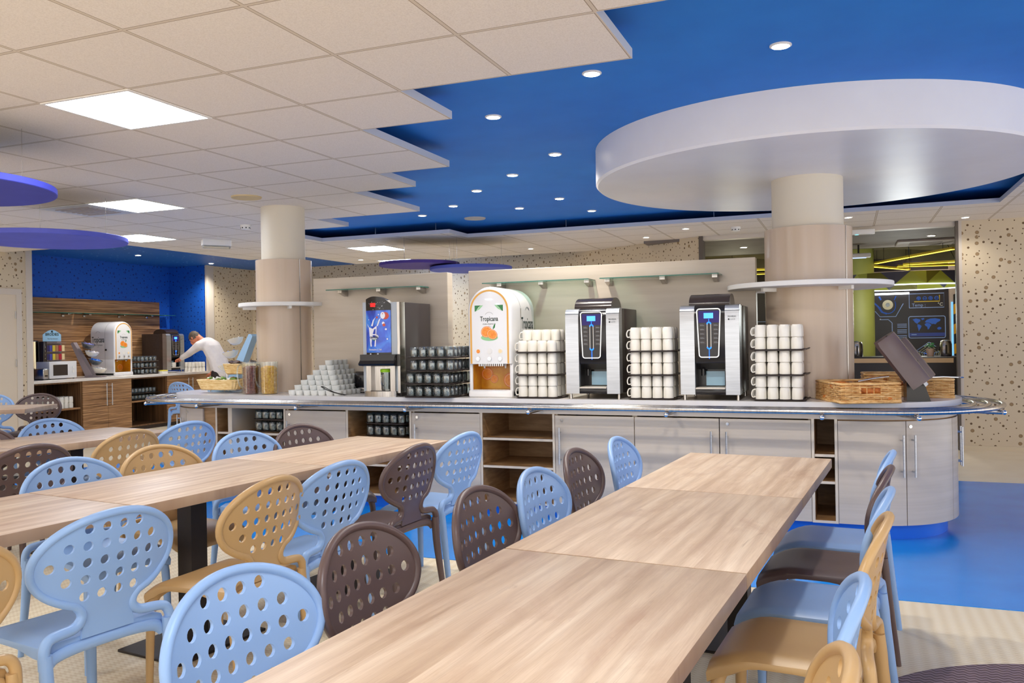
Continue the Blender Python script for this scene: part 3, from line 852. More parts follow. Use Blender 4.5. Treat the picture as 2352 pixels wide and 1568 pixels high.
# ------------------------------------------------------------------ crockery stock
CT = .912
MUG = B(); MUG.shell([(0, .002), (.030, .002), (.034, .010), (.0365, .03), (.0372, .083), (.0352, .083), (.034, .02), (.03, .008), (0, .008)][::-1], 20)
MUG.shell([(.0, 0), (.029, 0), (.0295, .003)], 20)
MUGH = B(); MUGH.tube(catmull([(-.0355, 0, .068), (-.056, 0, .070), (-.062, 0, .045), (-.052, 0, .022), (-.0345, 0, .018)], 4), .0048, 7)
mug_b = B(); mug_b.add(MUG.v, MUG.f); mug_b.add(MUGH.v, MUGH.f)
flip = Matrix.Translation((0, 0, .083)) @ Matrix.Rotation(pi, 4, 'X')
mug_f = B(); mug_f.add(mug_b.v, mug_b.f, M=flip)
mug_me = mug_f.mesh('mug', M_ceram, 40); mug_up = mug_b.mesh('mug', M_ceram, 40)
# tumblers stand upside down
GL = B(); gp = [(0, .078), (.028, .078), (.033, .072), (.0352, .05), (.034, .02), (.031, 0), (.0295, 0), (.0322, .02), (.0332, .05), (.0312, .067), (.026, .070), (0, .070)]
GL.shell(gp, 18); glass_me = GL.mesh('drinking_glass', M_glass, 60)
def tray_mesh(w, d):
    b = B(); p = rrect(-w / 2, w / 2, -d / 2, d / 2, .04, 5); q = rrect(-w / 2 - .012, w / 2 + .012, -d / 2 - .012, d / 2 + .012, .05, 5); q2 = [(x * .99, y * .99) for x, y in q]
    b.prism(p, 0, .004)
    n = len(p); vs = [(x, y, .004) for x, y in p] + [(x, y, .010) for x, y in q] + [(x, y, .012) for x, y in q2] + [(x * .985, y * .985, .006) for x, y in p]
    for k in range(n):
        j = (k + 1) % n
        b.add([vs[k], vs[j], vs[n + j], vs[n + k]], [(0, 1, 2, 3)]); b.add([vs[n + k], vs[n + j], vs[2 * n + j], vs[2 * n + k]], [(0, 1, 2, 3)]); b.add([vs[2 * n + k], vs[2 * n + j], vs[3 * n + j], vs[3 * n + k]], [(0, 1, 2, 3)])
    for s in (-1, 1):
        b.tube([(s * (w / 2 + .01), -.05, .008), (s * (w / 2 + .03), -.045, .014), (s * (w / 2 + .034), 0, .017), (s * (w / 2 + .03), .045, .014), (s * (w / 2 + .01), .05, .008)], .005, 6)
    return b.mesh('serving_tray', M_tray, 40)
TRAY = {}
def tray(w, d, loc, label, rz=0, group='dark serving trays'):
    k = (w, d)
    if k not in TRAY: TRAY[k] = tray_mesh(w, d)
    return tag(link(TRAY[k], 'serving_tray', None, loc, rz), label, 'tray', group)
def grid_place(me, name, cat, x0, y0, z, nx, ny, px, py, label, group, rz=None, skip=None, c=None, rot=0):
    for i in range(nx):
        for j in range(ny):
            if skip and skip(i, j): continue
            x, y = x0 + i * px, y0 + j * py
            if c: x, y = c[0] + (x - c[0]) * cos(rot) - (y - c[1]) * sin(rot), c[1] + (x - c[0]) * sin(rot) + (y - c[1]) * cos(rot)
            tag(link(me, name, None, (x, y, z), rz(i, j) if callable(rz) else (rz or 0)), label, cat, group)
LV = ('lowest', 'second lowest', 'third', 'topmost')
# glasses beside the milk machine
for k in range(4):
    z = CT + .001 + k * .1035; dx = (0, 0, .035, .035)[k]
    tray(.42, .46, (-3.085 + dx, 6.145, z), '%s dark tray of the big glass stack beside the milk machine' % LV[k])
    grid_place(glass_me, 'drinking_glass', 'glass', -3.085 + dx - .158, 6.145 - .192, z + .0125, 5, 6, .079, .0768,
               'clear upturned glass, %s tray of the stack beside the milk machine' % LV[k], 'glasses on the %s counter tray' % LV[k], 0)
# mugs
STK = [('left', -2.19, 6.13, 'left mug stack'), ('mid', -1.315, 6.13, 'middle mug stack'), ('right', -.44, 6.13, 'right mug stack')]
for nm, mx, my, where in STK:
    for k in range(3):
        z = CT + .001 + k * .171
        tray(.325, .32, (mx, my, z), '%s dark tray of the %s on the serving counter' % (LV[k] if k < 2 else 'topmost', where))
        for lv in range(2):
            def skip(i, j): return (nm == 'left' and k == 2 and lv == 1 and j == 0)
            grid_place(mug_me, 'mug', 'mug', mx - .1185, my - .11, z + .0125 + lv * .0832, 4, 3, .079, .098,
                       'white upturned mug, %s layer, %s tray of the %s' % (('lower', 'upper')[lv], ('bottom', 'middle', 'top')[k], where), 'white mugs %s, tray %d layer %d' % (nm, k + 1, lv + 1), lambda i, j: 0 if i == 0 else -pi / 2, skip)
# glasses on shelves inside the counter
for x0, nx, zz, wh in ((-4.70, 5, .585, 'left open shelf'), (-3.56, 5, .575, 'middle open shelf')):
    for k in range(2):
        z = zz + .001 + k * .102
        tray(.37, .30, (x0, 6.22, z), '%s dark tray of glasses inside the counter on the %s' % (('lower', 'upper')[k], wh))
        grid_place(glass_me, 'drinking_glass', 'glass', x0 - .15, 6.22 - .115, z + .0125, nx, 4, .074, .0765, 'clear upturned glass on the %s tray inside the counter, %s' % (('lower', 'upper')[k], wh), 'glasses %s tray %d' % (wh, k + 1), 0)

# white bowls piled as a stepped pyramid
BW = B(); BW.shell([(0, .002), (.030, .002), (.0335, .006), (.0368, .041), (.0345, .041), (.0315, .012), (.028, .008), (0, .008)][::-1], 22); BW.shell([(0, 0), (.030, 0), (.031, .004)], 22)
bowl_me = BW.mesh('bowl', M_ceram2, 40)
LY = ('bottom', 'second', 'third', 'fourth', 'fifth', 'sixth', 'top')
for k in range(7):
    a = 7 - k; p = .0765; xr, yf = -4.02 - .0383 * k, 6.09 + k * .037; c = int((6.57 - yf) / .0745) + 1
    for i in range(a):
        for j in range(c):
            if 1 < i < a - 1 and 1 < j < c - 1: continue
            x = xr - i * p + random.uniform(-.002, .002); y = yf + j * .0745 + random.uniform(-.002, .002)
            if hypot(x + 4.94, y - 6.61) < .30: continue
            tag(link(bowl_me, 'bowl', None, (x, y, CT + .0005 + k * .0417)), 'white bowl in the %s layer of the stepped bowl pyramid' % LY[k], 'bowl', 'pyramid bowls, %s layer' % LY[k])

# ------------------------------------------------------------------ machines
def juice_dispenser(loc, rz, label, full=True):
    t = thing('juice_dispenser', label, 'juice dispenser', loc, rz)
    W, D, H = .187, .50, .865
    def arch(r, zc, z0, n=24):
        return [(-r, z0)] + [(-r * cos(pi * k / n), zc + r * sin(pi * k / n)) for k in range(n + 1)] + [(r, z0)]
    b = B(); zc = H - W
    # rounded hood: rings shrinking towards the front edge
    rings = [(.18, 0.0), (.03, 0.0), (.012, .006), (.003, .016), (0, .028)]
    for q in range(len(rings) - 1):
        y0, i0 = rings[q]; y1, i1 = rings[q + 1]
        A = [(x, y0, z) for x, z in arch(W - i0, zc, .262)]; C = [(x, y1, z) for x, z in arch(W - i1, zc, .262)]; n = len(A)
        b.add(A + C, [(k, k + 1, n + k + 1, n + k) for k in range(n - 1)])
    n = len(A); b.add([(x, 0, z) for x, z in arch(W - .028, zc, .262)], [list(range(n))])
    b.add([(x, .18, z) for x, z in arch(W, zc, .262)] + [(x, .18, .262) for x in ()], [])
    b.prism(arch(W, zc, .262), .18, D, 'y')
    b.add([(-W, .03, .262), (W, .03, .262), (W, .18, .262), (-W, .18, .262)], [(0, 1, 2, 3)])
    b.rbox(-W, -W + .03, .02, D, 0, .27, .008, 2).rbox(W - .03, W, .02, D, 0, .27, .008, 2).rbox(-W, W, 0, D, 0, .056, .012, 3).box(-W + .01, W - .01, .2, D - .01, .05, .27)
    b.build('body', M_white, t)
    s = .155
    B().band(arch(.163, zc, .264), arch(.149, zc, .264), -.0015, .0005, 'y', closed=False).build('orange_arch', M_strip, t)
    sb = B(); sb.band(arch(W + .0008, zc, .02), arch(W - .01, zc, .02), .198, .2015, 'y', closed=False); sb.build('door_seam', M_txtg, t)
    w = B(); w.box(-.157, .157, .192, .197, .058, .255).box(-.157, -.1565, .03, .192, .058, .255).box(.1565, .157, .03, .192, .058, .255)
    wo = w.build('juice_bay', M_amber, t)
    for x, z, r in ((-.105, .175, .05), (-.045, .135, .034), (.095, .125, .058)):
        for rr, y, m_ in ((r, .1905, M_orange2), (r * .88, .1895, M_pith), (r * .82, .1885, M_orange)):
            B().prism([(x + rr * cos(2 * pi * k / 28), z + rr * sin(2 * pi * k / 28)) for k in range(28)], y, y + .001, 'y').build('orange_print', m_, wo)
    g = B()
    for k in range(13): g.box(-.105 + k * .0165, -.098 + k * .0165, .025, .12, .243, .262)
    g.build('chrome_grille', M_chrome, t)
    for x in (-.075, .105):
        B().cyl((x, .07, .225), (x, .07, .262), .007, .009, 10).build('nozzle', M_whitem, t)
    B().box(-.15, .15, .03, .18, .056, .0595).build('drip_tray', M_steel, t)
    for x, m in ((-.097, M_orange), (0, M_white), (.09, M_pith)):
        c = B(); c.cyl((x, .0005, .36), (x, -.0015, .36), .023, seg=24); co = c.build('flavour_badge', M_whitem, t)
        if m is not M_white: B().cyl((x, -.001, .36), (x, -.0025, .36), .015, seg=18).build('fruit_print', m, co)
        k = B(); k.cyl((x, 0, .302), (x, -.008, .302), .0155, seg=16).cyl((x, -.008, .302), (x, -.012, .302), .011, seg=16); k.build('push_button', M_chrome, t)
    # printed orange halves with leaf and green shade
    fr = B()
    fr.prism([(.0 + .072 * cos(2 * pi * k / 30), .467 + .026 * sin(2 * pi * k / 30)) for k in range(30)], -.0004, .0004, 'y', 0)
    for cx, cz, r, sq, tilt in ((-.024, .512, .047, .92, .3), (.024, .492, .046, .8, -.45)):
        for rr, y, mi in ((r, -.0008, 1), (r * .9, -.0012, 2), (r * .84, -.0016, 3)):
            dy = 0 if tilt > 0 else -.0016
            fr.prism([(cx + rr * (cos(a) * cos(tilt) - sq * sin(a) * sin(tilt)), cz + rr * (cos(a) * sin(tilt) + sq * sin(a) * cos(tilt))) for a in [2 * pi * k / 30 for k in range(30)]], y + dy, y + dy + .0006, 'y', mi)
    fr.prism([(.03, .53), (.048, .545), (.052, .575), (.04, .565), (.032, .548)], -.001, 0, 'y', 4)
    fr.prism([(-.122, .72), (-.07, .72), (-.09, .705), (-.112, .675), (-.122, .672)], -.0008, 0, 'y', 4).prism([(.118, .72), (.066, .72), (.088, .7), (.108, .675), (.118, .672)], -.0008, 0, 'y', 4)
    fr.prism([(-.07, .72), (-.05, .72), (-.08, .69), (-.112, .675)], -.0006, 0, 'y', 5).prism([(.066, .72), (.046, .72), (.076, .69), (.108, .675)], -.0006, 0, 'y', 5)
    fr.build('orange_picture', [M_greenl, M_orange2, M_pith, M_orange, M_green, M_greenl], t)
    text('Tropicana', .052, M_txt, t, front(0, -.001, .612), sx=.72, bold=.0007)
    text('PURE PREMIUM', .014, M_txtg, t, front(0, -.001, .572), sx=1.15)
    al = B(); al.tube([(.05 * sin(a), -.001, .59 + .075 * cos(a)) for a in [(-.7 + 1.4 * k / 10) for k in range(11)]], .0009, 5); al.tube([(.05 * sin(a) * .5, -.001, .60 - .048 + .004 * cos(a * 3)) for a in [(-.7 + 1.4 * k / 10) for k in range(11)]], .0008, 5); al.build('arched_line', M_txtg, t)
    for sd, MX in ((1, side_r), (-1, side_l)):
        text('Tropicana', .13, M_txt, t, MX(sd * (W + .0005), .345, .575), sx=.5, bold=.0015)
        text('PURE PREMIUM', .032, M_txtg, t, MX(sd * (W + .0005), .345, .488), sx=.85)
        a2 = B(); a2.tube([(sd * (W + .001), .345 + .07 * sin(a), .60 + .11 * cos(a)) for a in [(-.7 + 1.4 * k / 10) for k in range(11)]], .002, 5)
        a2.tube([(sd * (W + .001), .345 + .03 * sin(a), .455 + .01 * cos(a * 2)) for a in [(-.9 + 1.8 * k / 10) for k in range(11)]], .0016, 5); a2.build('arched_line', M_txtg, t)
    for z in (.27, .62): B().box(W, W + .004, .19, .2, z, z + .075).build('hinge', M_steel, t)
    B().rbox(-W - .008, -W, .16, .20, .40, .43, .003, 1).build('latch', M_blk, t)
    B().box(W, W + .001, .05, .085, .02, .05).build('rating_plate', M_txtg, t)
    return t
juice_dispenser((-2.597, 6.05, CT), 0, 'white arch shaped juice machine on the serving counter, orange halves on its front')

def coffee_machine(loc, rz, label):
    t = thing('coffee_machine', label, 'coffee machine', loc, rz)
    b = B(); b.rbox(-.2, .205, .165, .56, .04, .668, .006, 2); b.box(-.199, -.104, .035, .17, .045, .665).box(.109, .204, .035, .17, .045, .665).box(-.104, .109, .06, .17, .262, .665); b.build('housing', M_brown, t)
    for x0, x1 in ((-.205, -.103), (.108, .205)):
        c = B(); pr = [(.0, .04), (-.002, .2), (-.004, .5), (.0, .62), (.006, .648), (.018, .662), (.05, .67), (.09, .67), (.09, .04)]
        c.prism(pr, x0, x1, 'x'); co = c.build('front_column', M_alu, t)
        B().box(x0 - .001, x1 + .001, -.0012, .04, .628, .632).build('groove', M_txtg, co)
    h = B(); n = 20
    for x0, x1, k in ((-.148, -.05, .985), (-.05, .135, 1.0)):
        h.prism([(.05 + .15 - .15 * k * cos(pi * q / n), .655 + .098 * k * sin(pi * q / n) ** .75) for q in range(n + 1)], x0, x1, 'x')
    h.build('bean_hopper', M_brown2, t)
    f = B(); pr = [(.02, .26), (.004, .30), (-.006, .42), (-.004, .60), (.008, .645), (.03, .665), (.08, .672), (.08, .26)]
    f.prism(pr, -.103, .108, 'x'); f.prism([(.02, .26), (.08, .26), (.08, .215), (.055, .235)], -.103, .108, 'x'); f.build('centre_panel', M_blk, t)
    # chrome framed selection field, tapering to the foot
    def field(i, n=6):
        p = []
        for cx, cz, a in ((.082 - .0, .645, 0), (-.086, .645, pi / 2), (-.073, .30, pi), (.068, .30, 3 * pi / 2)):
            for k in range(n + 1):
                q = a + k * pi / 2 / n; r = .022 - i
                sx = -1 if cx < 0 else 1; sz = -1 if cz < .5 else 1
                p.append((cx - sx * .022 + r * cos(q), cz - sz * .022 + r * sin(q)))
        return p
    fo = B(); fo.band(field(0), field(.007), -.013, .0, 'y'); fo.build('chrome_bezel', M_chrome, t)
    fp = B(); fp.prism(field(.006), -.0095, -.002, 'y'); fd = fp.build('selection_panel', M_blk, t)
    B().box(-.072, .07, -.0103, -.0095, .545, .628).build('upper_glow', M_led2, fd)
    B().box(-.035, .03, -.0112, -.0102, .575, .613).build('display', M_screen, fd)
    text('08:15', .0001, M_led, fd, front(0, 0, .6)) if False else None
    l = B(); z1, z0, r = .555, .375, .0125
    l.tube([(r * cos(a), -.0115, z1 - .02 + r * sin(a)) for a in [pi * k / 10 for k in range(11)]], .0042, 6); l.tube([(r * cos(a), -.0115, z0 + r * sin(a)) for a in [pi + pi * k / 10 for k in range(11)]], .0042, 6)
    l.box(-.0015, .0015, -.0118, -.0098, z1 - .008, z1 + .016).box(-.0015, .0015, -.0118, -.0098, .292, z0 - .012); l.build('blue_light_loop', M_led, fd)
    c2 = B()
    for s in (-1, 1): c2.cyl((s * .0125, -.0112, z0), (s * .0125, -.0112, z1 - .02), .0026, seg=8)
    c2.build('chrome_guides', M_chrome, fd)
    for s in (-1, 1):
        for k in range(5):
            kb = B(); kb.box(s * .047 - .024, s * .047 + .024, -.0105, -.0095, .395 + k * .030, .419 + k * .030)
            ko = kb.build('button', M_brown2, fd)
            lb = B(); lb.box(s * .047 - .014, s * .047 + .014, -.011, -.0103, .404 + k * .03, .407 + k * .03).box(s * .047 - .014, s * .047 + .008, -.011, -.0103, .410 + k * .03, .4115 + k * .03); lb.build('label_line', M_txtg, ko)
    # dispensing bay
    by = B(); by.box(-.103, .108, .15, .16, .07, .26).box(-.103, -.1, .03, .15, .07, .26).box(.105, .108, .03, .15, .07, .26); by.build('bay', M_blk, t)
    B().box(-.045, .085, .13, .136, .098, .2).build('bay_window', mat('pale blue clear plate', (150, 190, 214), .12) if 'pb' not in MT else MT['pb'], t)
    B().cyl((-.06, .09, .17), (-.06, .09, .25), .014, seg=12).build('spout', M_blk, t)
    B().rbox(-.1, .105, -.012, .15, .078, .09, .004, 2).build('cup_shelf', mat('cream cup shelf', (216, 206, 190), .35), t)
    B().rbox(-.102, .107, 0, .15, .04, .078, .004, 2).build('drip_box', M_blk, t)
    for x in (-.185, .185):
        for y in (.05, .5): B().cyl((x, y, 0), (x, y, .04), .012, .009, 12).build('foot', M_steel, t)
    g = B()
    for k in range(18): g.box(.205, .2056, .47, .53, .12 + k * .011, .126 + k * .011)
    g.build('side_vent', M_blkm, t)
    text('RHEA', .018, M_txtg, t, front(.157, -.0055, .585), sx=1.3)
    text('LUCE', .011, M_txtg, t, front(.162, -.0055, .566), sx=1.3)
    B().cyl((.135, -.003, .566), (.135, -.0052, .566), .006, seg=12).build('emblem', M_blk, t)
    return t
cof = coffee_machine((-1.752, 6.0, CT), 0, 'left coffee machine on the serving counter, next to the juice machine')
coffee_machine((-.9, 6.0, CT), 0, 'right coffee machine on the serving counter, between two mug stacks')

# milk machine
mk = thing('milk_dispenser', 'tall milk machine with a blue splash picture on its rounded front', 'milk dispenser', (-3.553, 6.02, CT))
b = B(); b.rbox(-.165, .17, .03, .56, 0, .77, .004, 2); b.build('housing', mat('charcoal enamel', (64, 58, 58), .4), mk)
s = B(); s.box(-.169, -.135, .005, .06, .04, .775).box(.098, .16, .005, .06, .04, .77); s.build('grey_side_strip', mat('silver grey paint', (178, 186, 194), .35), mk)
s = B(); s.box(.155, .178, 0, .09, .03, .77); s.build('steel_corner', M_steel, mk)
fr_ = B(); n = 18
def dome(x): return -.028 * (1 - ((x + .018) / .118) ** 2)
xs = [-.134 + .232 * k / n for k in range(n + 1)]
def topz(x): return .80 + .028 * cos((x + .045) * 15) - (.02 if x > .06 else 0) * (x - .06) / .04 - .008
def strip(z0, z1, off, mi, tgt, top=False):
    for k in range(n):
        a, c = xs[k], xs[k + 1]
        za, zc = (topz(a), topz(c)) if top else (z1, z1)
        tgt.add([(a, dome(a) - off, z0), (c, dome(c) - off, z0), (c, dome(c) - off, zc), (a, dome(a) - off, za)], [(0, 1, 2, 3)], mi)
strip(.255, .36, 0, 0, fr_); strip(.36, .705, 0, 1, fr_); strip(.705, 0, 0, 0, fr_, True)
fr_.add([(x, dome(x), topz(x)) for x in xs] + [(x, .04, topz(x)) for x in xs], [(k, k + 1, n + 2 + k, n + 1 + k) for k in range(n)], 0)
fr_.add([(x, dome(x), .255) for x in xs] + [(x, .04, .255) for x in xs], [(k, k + 1, n + 2 + k, n + 1 + k) for k in range(n)], 0)
for x in (xs[0], xs[-1]): fr_.add([(x, dome(x), .255), (x, .04, .255), (x, .04, topz(x)), (x, dome(x), topz(x))], [(0, 1, 2, 3)], 0)
nb = N('blue splash print'); f1 = nb.noise(nb.coord(scale=(1, 1, .6)), 9, 3, .5, 1.0)
nb.col(nb.ramp(f1, [(.3, (12, 30, 130)), (.5, (26, 84, 214)), (.7, (60, 150, 246))])); nb.set(rough=.15, coat=.4)
fpan = fr_.build('rounded_front', [M_blk, nb.m], mk)
def onfront(pts, off, mi, tgt):
    vs = [(x, dome(x) - off, z) for x, z in pts]; tgt.add(vs, [list(range(len(vs)))], mi)
pc = B(); M_milk = mat('milk white print', (238, 238, 244), .3)
onfront([(-.1, .57), (-.085, .41), (-.03, .41), (-.018, .58), (-.06, .555)], .0012, 0, pc)
onfront([(-.1, .57), (-.118, .60), (-.108, .57)], .0014, 0, pc); onfront([(-.018, .58), (-.0, .625), (.02, .645), (.006, .61), (-.008, .575)], .0014, 0, pc)
onfront([(-.075, .58), (-.055, .625), (-.028, .65), (-.045, .62), (-.058, .575)], .0014, 0, pc)
for x, z, r in ((.0, .67, .006), (-.1, .63, .004), (.04, .60, .012), (.06, .55, .008), (.07, .47, .006)): onfront([(x + r * cos(q * .63), z + r * sin(q * .63)) for q in range(10)], .0014, 0, pc)
for x, z, r in ((.055, .66, .03), (.045, .585, .012), (-.015, .648, .008)): onfront([(x + r * cos(q * .42), z + r * sin(q * .42)) for q in range(15)], .0016, 1, pc)
onfront([(.036 + .02 * cos(q * .42), .663 + .028 * sin(q * .42)) for q in range(15)], .0019, 0, pc)
onfront([(-.045 + .043 * cos(q * .3), .49 + .022 * sin(q * .3)) for q in range(21)], .002, 0, pc)
onfront([(-.09, .475), (-.05, .465), (-.005, .478), (-.045, .458)], .0022, 2, pc)
onfront([(-.092, .332), (-.005, .332), (-.005, .354), (-.092, .354)], .002, 0, pc)
pc.build('milk_splash_print', [M_milk, mat('red berry print', (200, 66, 40), .3), M_green], fpan)
text('candia', .03, mat('navy lettering', (18, 28, 74), .4), fpan, front(-.045, -.0335, .487), bold=.0006)
text('fontaine à lait', .022, M_txtw, fpan, front(-.03, -.0335, .385), sx=1.0)
text('silverstone', .012, mat('red lettering', (200, 50, 40), .4), fpan, front(-.048, -.0325, .343), sx=1.1)
B().box(-.075, -.03, dome(-.05) - .004, dome(-.05), .735, .765).build('red_light', emit('red lit sign', (255, 20, 20), 2.0), fpan)
d = B()
random.seed(3)
for k in range(26):
    x = random.uniform(-.1, .06); z = random.uniform(.71, .775); r = random.uniform(.001, .0028); onfront([(x + r * cos(q * 1.05), z + r * sin(q * 1.05)) for q in range(6)], .001, 0, d)
d.build('droplet_print', M_txtw, fpan)
ns = B(); ns.prism([(-.055, .345), (-.055, .30), (-.085, .27), (-.075, .255), (.03, .245), (.03, .345)], -.165, .165, 'x'); ns.prism([(-.163, .345), (.165, .335), (.14, .255), (-.15, .255)], -.06, -.04, 'y'); ns.build('spout_hood', M_blk, mk)
bb = B(); bb.box(-.1, .1, .02, .029, .045, .26); bb.build('bay_plate', M_steel, mk)
for x in (-.11, .115): B().box(x - .022, x + .022, -.015, .04, .045, .26).build('steel_upright', M_steel, mk)
B().prism([(-.155 + .0, .04)] + [(-.155 * cos(pi * k / 16), -.005 - .05 * sin(pi * k / 16)) for k in range(17)] + [(.155, .04)], 0, .045).build('foot', M_steel, mk)
B().prism([(-.1, .03)] + [(-.1 * cos(pi * k / 12), -.005 - .035 * sin(pi * k / 12)) for k in range(13)] + [(.1, .03)], .045, .049).build('drip_grid', M_brown2, mk)
jg = thing('milk_jug', 'clear pitcher with lime green lid under the milk machine spout', 'pitcher', (-3.515, 6.03, CT + .0495))
B().shell([(0, 0), (.034, 0), (.038, .01), (.042, .15), (.039, .15), (.035, .012), (0, .006)], 20).build('pitcher', M_glass, jg)
B().lathe([(0, .15), (.045, .15), (.046, .17), (.04, .176), (0, .176)], 20).build('lid', mat('lime green plastic', (150, 208, 20), .35), jg)
B().tube(catmull([(.0, -.041, .14), (0, -.07, .13), (0, -.072, .06), (0, -.038, .04)], 4), .005, 7).build('handle', M_glass, jg)

# toaster
to = thing('toaster', 'small black toaster with chrome foot behind the bowls', 'toaster', (-3.985, 6.46, CT))
b = B(); b.rbox(-.07, .07, -.075, .1, .045, .185, .03, 4); b.build('body', M_blk, to)
B().rbox(-.072, .072, -.077, .102, .008, .05, .008, 2).build('chrome_band', M_chrome, to)
B().rbox(-.066, .066, -.07, .095, 0, .01, .003, 1).build('foot', M_blkm, to)
b = B(); b.box(-.01, .01, -.083, -.076, .12, .135); b.build('lever', M_blkm, to)
B().rbox(-.06, .06, -.05, -.01, .183, .187, .001, 1).build('slot', M_blkm, to)
tw = B(); tw.tube(catmull([(0, 0, .004), (-.10, -.05, .035), (-.17, -.07, .07), (-.19, -.065, .078), (-.165, -.05, .072), (-.09, -.025, .03), (0, .02, .004)], 4), .0035, 6)
tag(link(tw.mesh('tongs', M_blkm), 'tongs', None, (-3.93, 6.06, CT + .001)), 'thin black tongs leaning on the bowl pyramid', 'tongs')

# cereal jugs
def flakes(name, c1, c2, seed, par, r, h):
    random.seed(seed); b = B(); b.lathe([(0, .004), (r * .86, .004), (r * .93, h), (r * .5, h + .01), (0, h + .012)], 20)
    for k in range(420):
        a = random.uniform(0, 2 * pi); z = random.uniform(.012, h); top = k % 7 == 0
        rr = random.uniform(0, r * .85) if top else r * (.87 + .06 * z / h); z = h + random.uniform(0, .012) if top else z
        b.ball((rr * cos(a), rr * sin(a), z), random.uniform(.006, .0095), 1, .8, random.uniform(.5, .9), 6)
    o = b.build(name, mottled(name + ' colour', c1, c2, sc=60, rough=.6), par, 60); o['kind'] = 'stuff'; return o
for x, y, label, nm, c1, c2, h, sd in ((-4.955, 6.135, 'clear jug of dark red brown cereal, left of the pair', 'chocolate_cereal', (110, 52, 40), (150, 80, 64), .235, 1), (-4.78, 6.16, 'clear jug of golden corn flakes, right of the pair', 'corn_flakes', (226, 160, 22), (250, 202, 66), .235, 2)):
    t = thing('cereal_jug', label, 'cereal jug', (x, y, CT + .001), 0, 'clear cereal jugs')
    B().shell([(0, 0), (.072, 0), (.074, .004), (.081, .285), (.0785, .285), (.0715, .006), (0, .003)], 28).build('jug', M_clear, t)
    hd = B(); hd.tube(catmull([(-.076, -.02, .265), (-.105, -.04, .25), (-.115, -.045, .17), (-.10, -.035, .08), (-.072, -.02, .05)], 5), .006, 8); hd.build('handle', M_glass, t)
    flakes(nm, c1, c2, sd, t, .071, h)
# ------------------------------------------------------------------ breads, baskets and stands on the counter
def wicker_basket(name, label, loc, rz, w, d, h, handle=True, mats=None, flare=.0):
    t = thing(name, label, 'basket', loc, rz)
    m = mats or M_wick
    st = B(); rows = int(h / .0135)
    def ring(z, off, ph):
        k = 1 + flare * z / h; p = []
        W, D = w / 2 * k + off, d / 2 * k + off; n = 10
        for (ax, ay), (bx, by) in (((-W, -D), (W, -D)), ((W, -D), (W, D)), ((W, D), (-W, D)), ((-W, D), (-W, -D))):
            L = hypot(bx - ax, by - ay); m_ = max(4, int(L / .03))
            for q in range(m_):
                f = (q + .0) / m_; x = ax + (bx - ax) * f; y = ay + (by - ay) * f
                nx, ny = (by - ay) / L, -(bx - ax) / L; s = (.0042 if (q + ph) % 2 else -.0042) if 0 < q else 0
                p.append((x + nx * s, y + ny * s, z))
        return p
    random.seed(int(w * 1000))
    for k in range(rows):
        z = .008 + k * (h - .014) / rows
        rg = ring(z, 0, k)
        if handle and h * .52 < z < h * .8:
            # gap for the hand hole in the front side
            nfr = max(4, int(w / .03)); keep = [q for q in range(len(rg)) if not (nfr * .36 < q < nfr * .64 and q < nfr)]
            seq = [q for q in keep if q >= nfr * .6] + [q for q in keep if q <= nfr * .4]
            st.tube([(rg[q][0], rg[q][1], rg[q][2] + random.uniform(-.0012, .0012)) for q in seq], .0056, 5)
        else:
            st.tube([(x, y, zz + random.uniform(-.0014, .0014)) for x, y, zz in rg], .0056, 5, True)
    so = st.build('woven_side', m, t, 60)
    K = 1 + flare
    rim = B(); rim.tube([(x * K, y * K, h) for x, y in rrect(-w / 2, w / 2, -d / 2, d / 2, .015, 3)], .009, 7, True); rim.build('rim', m, t, 60)
    base = B(); base.tube([(x, y, .008) for x, y in rrect(-w / 2, w / 2, -d / 2, d / 2, .01, 3)], .010, 7, True); base.box(-w / 2, w / 2, -d / 2, d / 2, .002, .01); base.build('base', m, t, 60)
    sk = B()
    for k in range(int(w / .045)):
        x = -w / 2 + .03 + k * .045
        for y in (-d / 2, d / 2): sk.cyl((x, y, .01), (x * K, y * K, h), .0026, seg=5)
    for k in range(int(d / .045)):
        y = -d / 2 + .03 + k * .045
        for x in (-w / 2, w / 2): sk.cyl((x, y, .01), (x * K, y * K, h), .0026, seg=5)
    sk.build('stake', m, t, 60)
    return t
def pastry_mesh(kind):
    b = B()
    if kind == 0:   # croissant
        P = [(.07 * cos(a), .05 * sin(a) - .02, .022) for a in [pi * k / 12 for k in range(13)]]
        R = [.006 + .020 * sin(pi * k / 12) + (.003 if k % 2 else 0) for k in range(13)]; b.tube(P, R, 10)
    elif kind == 1: b.ball((0, 0, .024), .045, 1.15, .8, .55, 14)
    else: b.rbox(-.045, .045, -.04, .04, 0, .03, .014, 3)
    return b.mesh(('croissant', 'bread_roll', 'bread_slice')[kind], (M_pastry, M_bread, M_bread)[kind], 60)
PM = [pastry_mesh(k) for k in range(3)]
def pastries(c, rz, w, d, z, n, kinds, label, group, seed, top=.08):
    random.seed(seed)
    nx = max(1, int(w / .10)); ny = max(1, int(d / .095)); k = 0
    for lay in range(3):
        for i in range(nx):
            for j in range(ny):
                if k >= n: return
                x = -w / 2 + (i + .5) * w / nx + random.uniform(-.012, .012); y = -d / 2 + (j + .5) * d / ny + random.uniform(-.012, .012)
                kd = random.choice(kinds)
                o = tag(link(PM[kd], ('croissant', 'bread_roll', 'bread_slice')[kd]), label[kd] if isinstance(label, dict) else label, 'pastry' if kd == 0 else 'bread', group + (' rolls' if kd == 1 else (' slices' if kd == 2 else '')))
                o.location = (c[0] + x * cos(rz) - y * sin(rz), c[1] + x * sin(rz) + y * cos(rz), z + lay * .036)
                o.rotation_euler = (random.uniform(-.15, .15), random.uniform(-.15, .15), random.uniform(0, 6.28)); k += 1
rz_f = .35
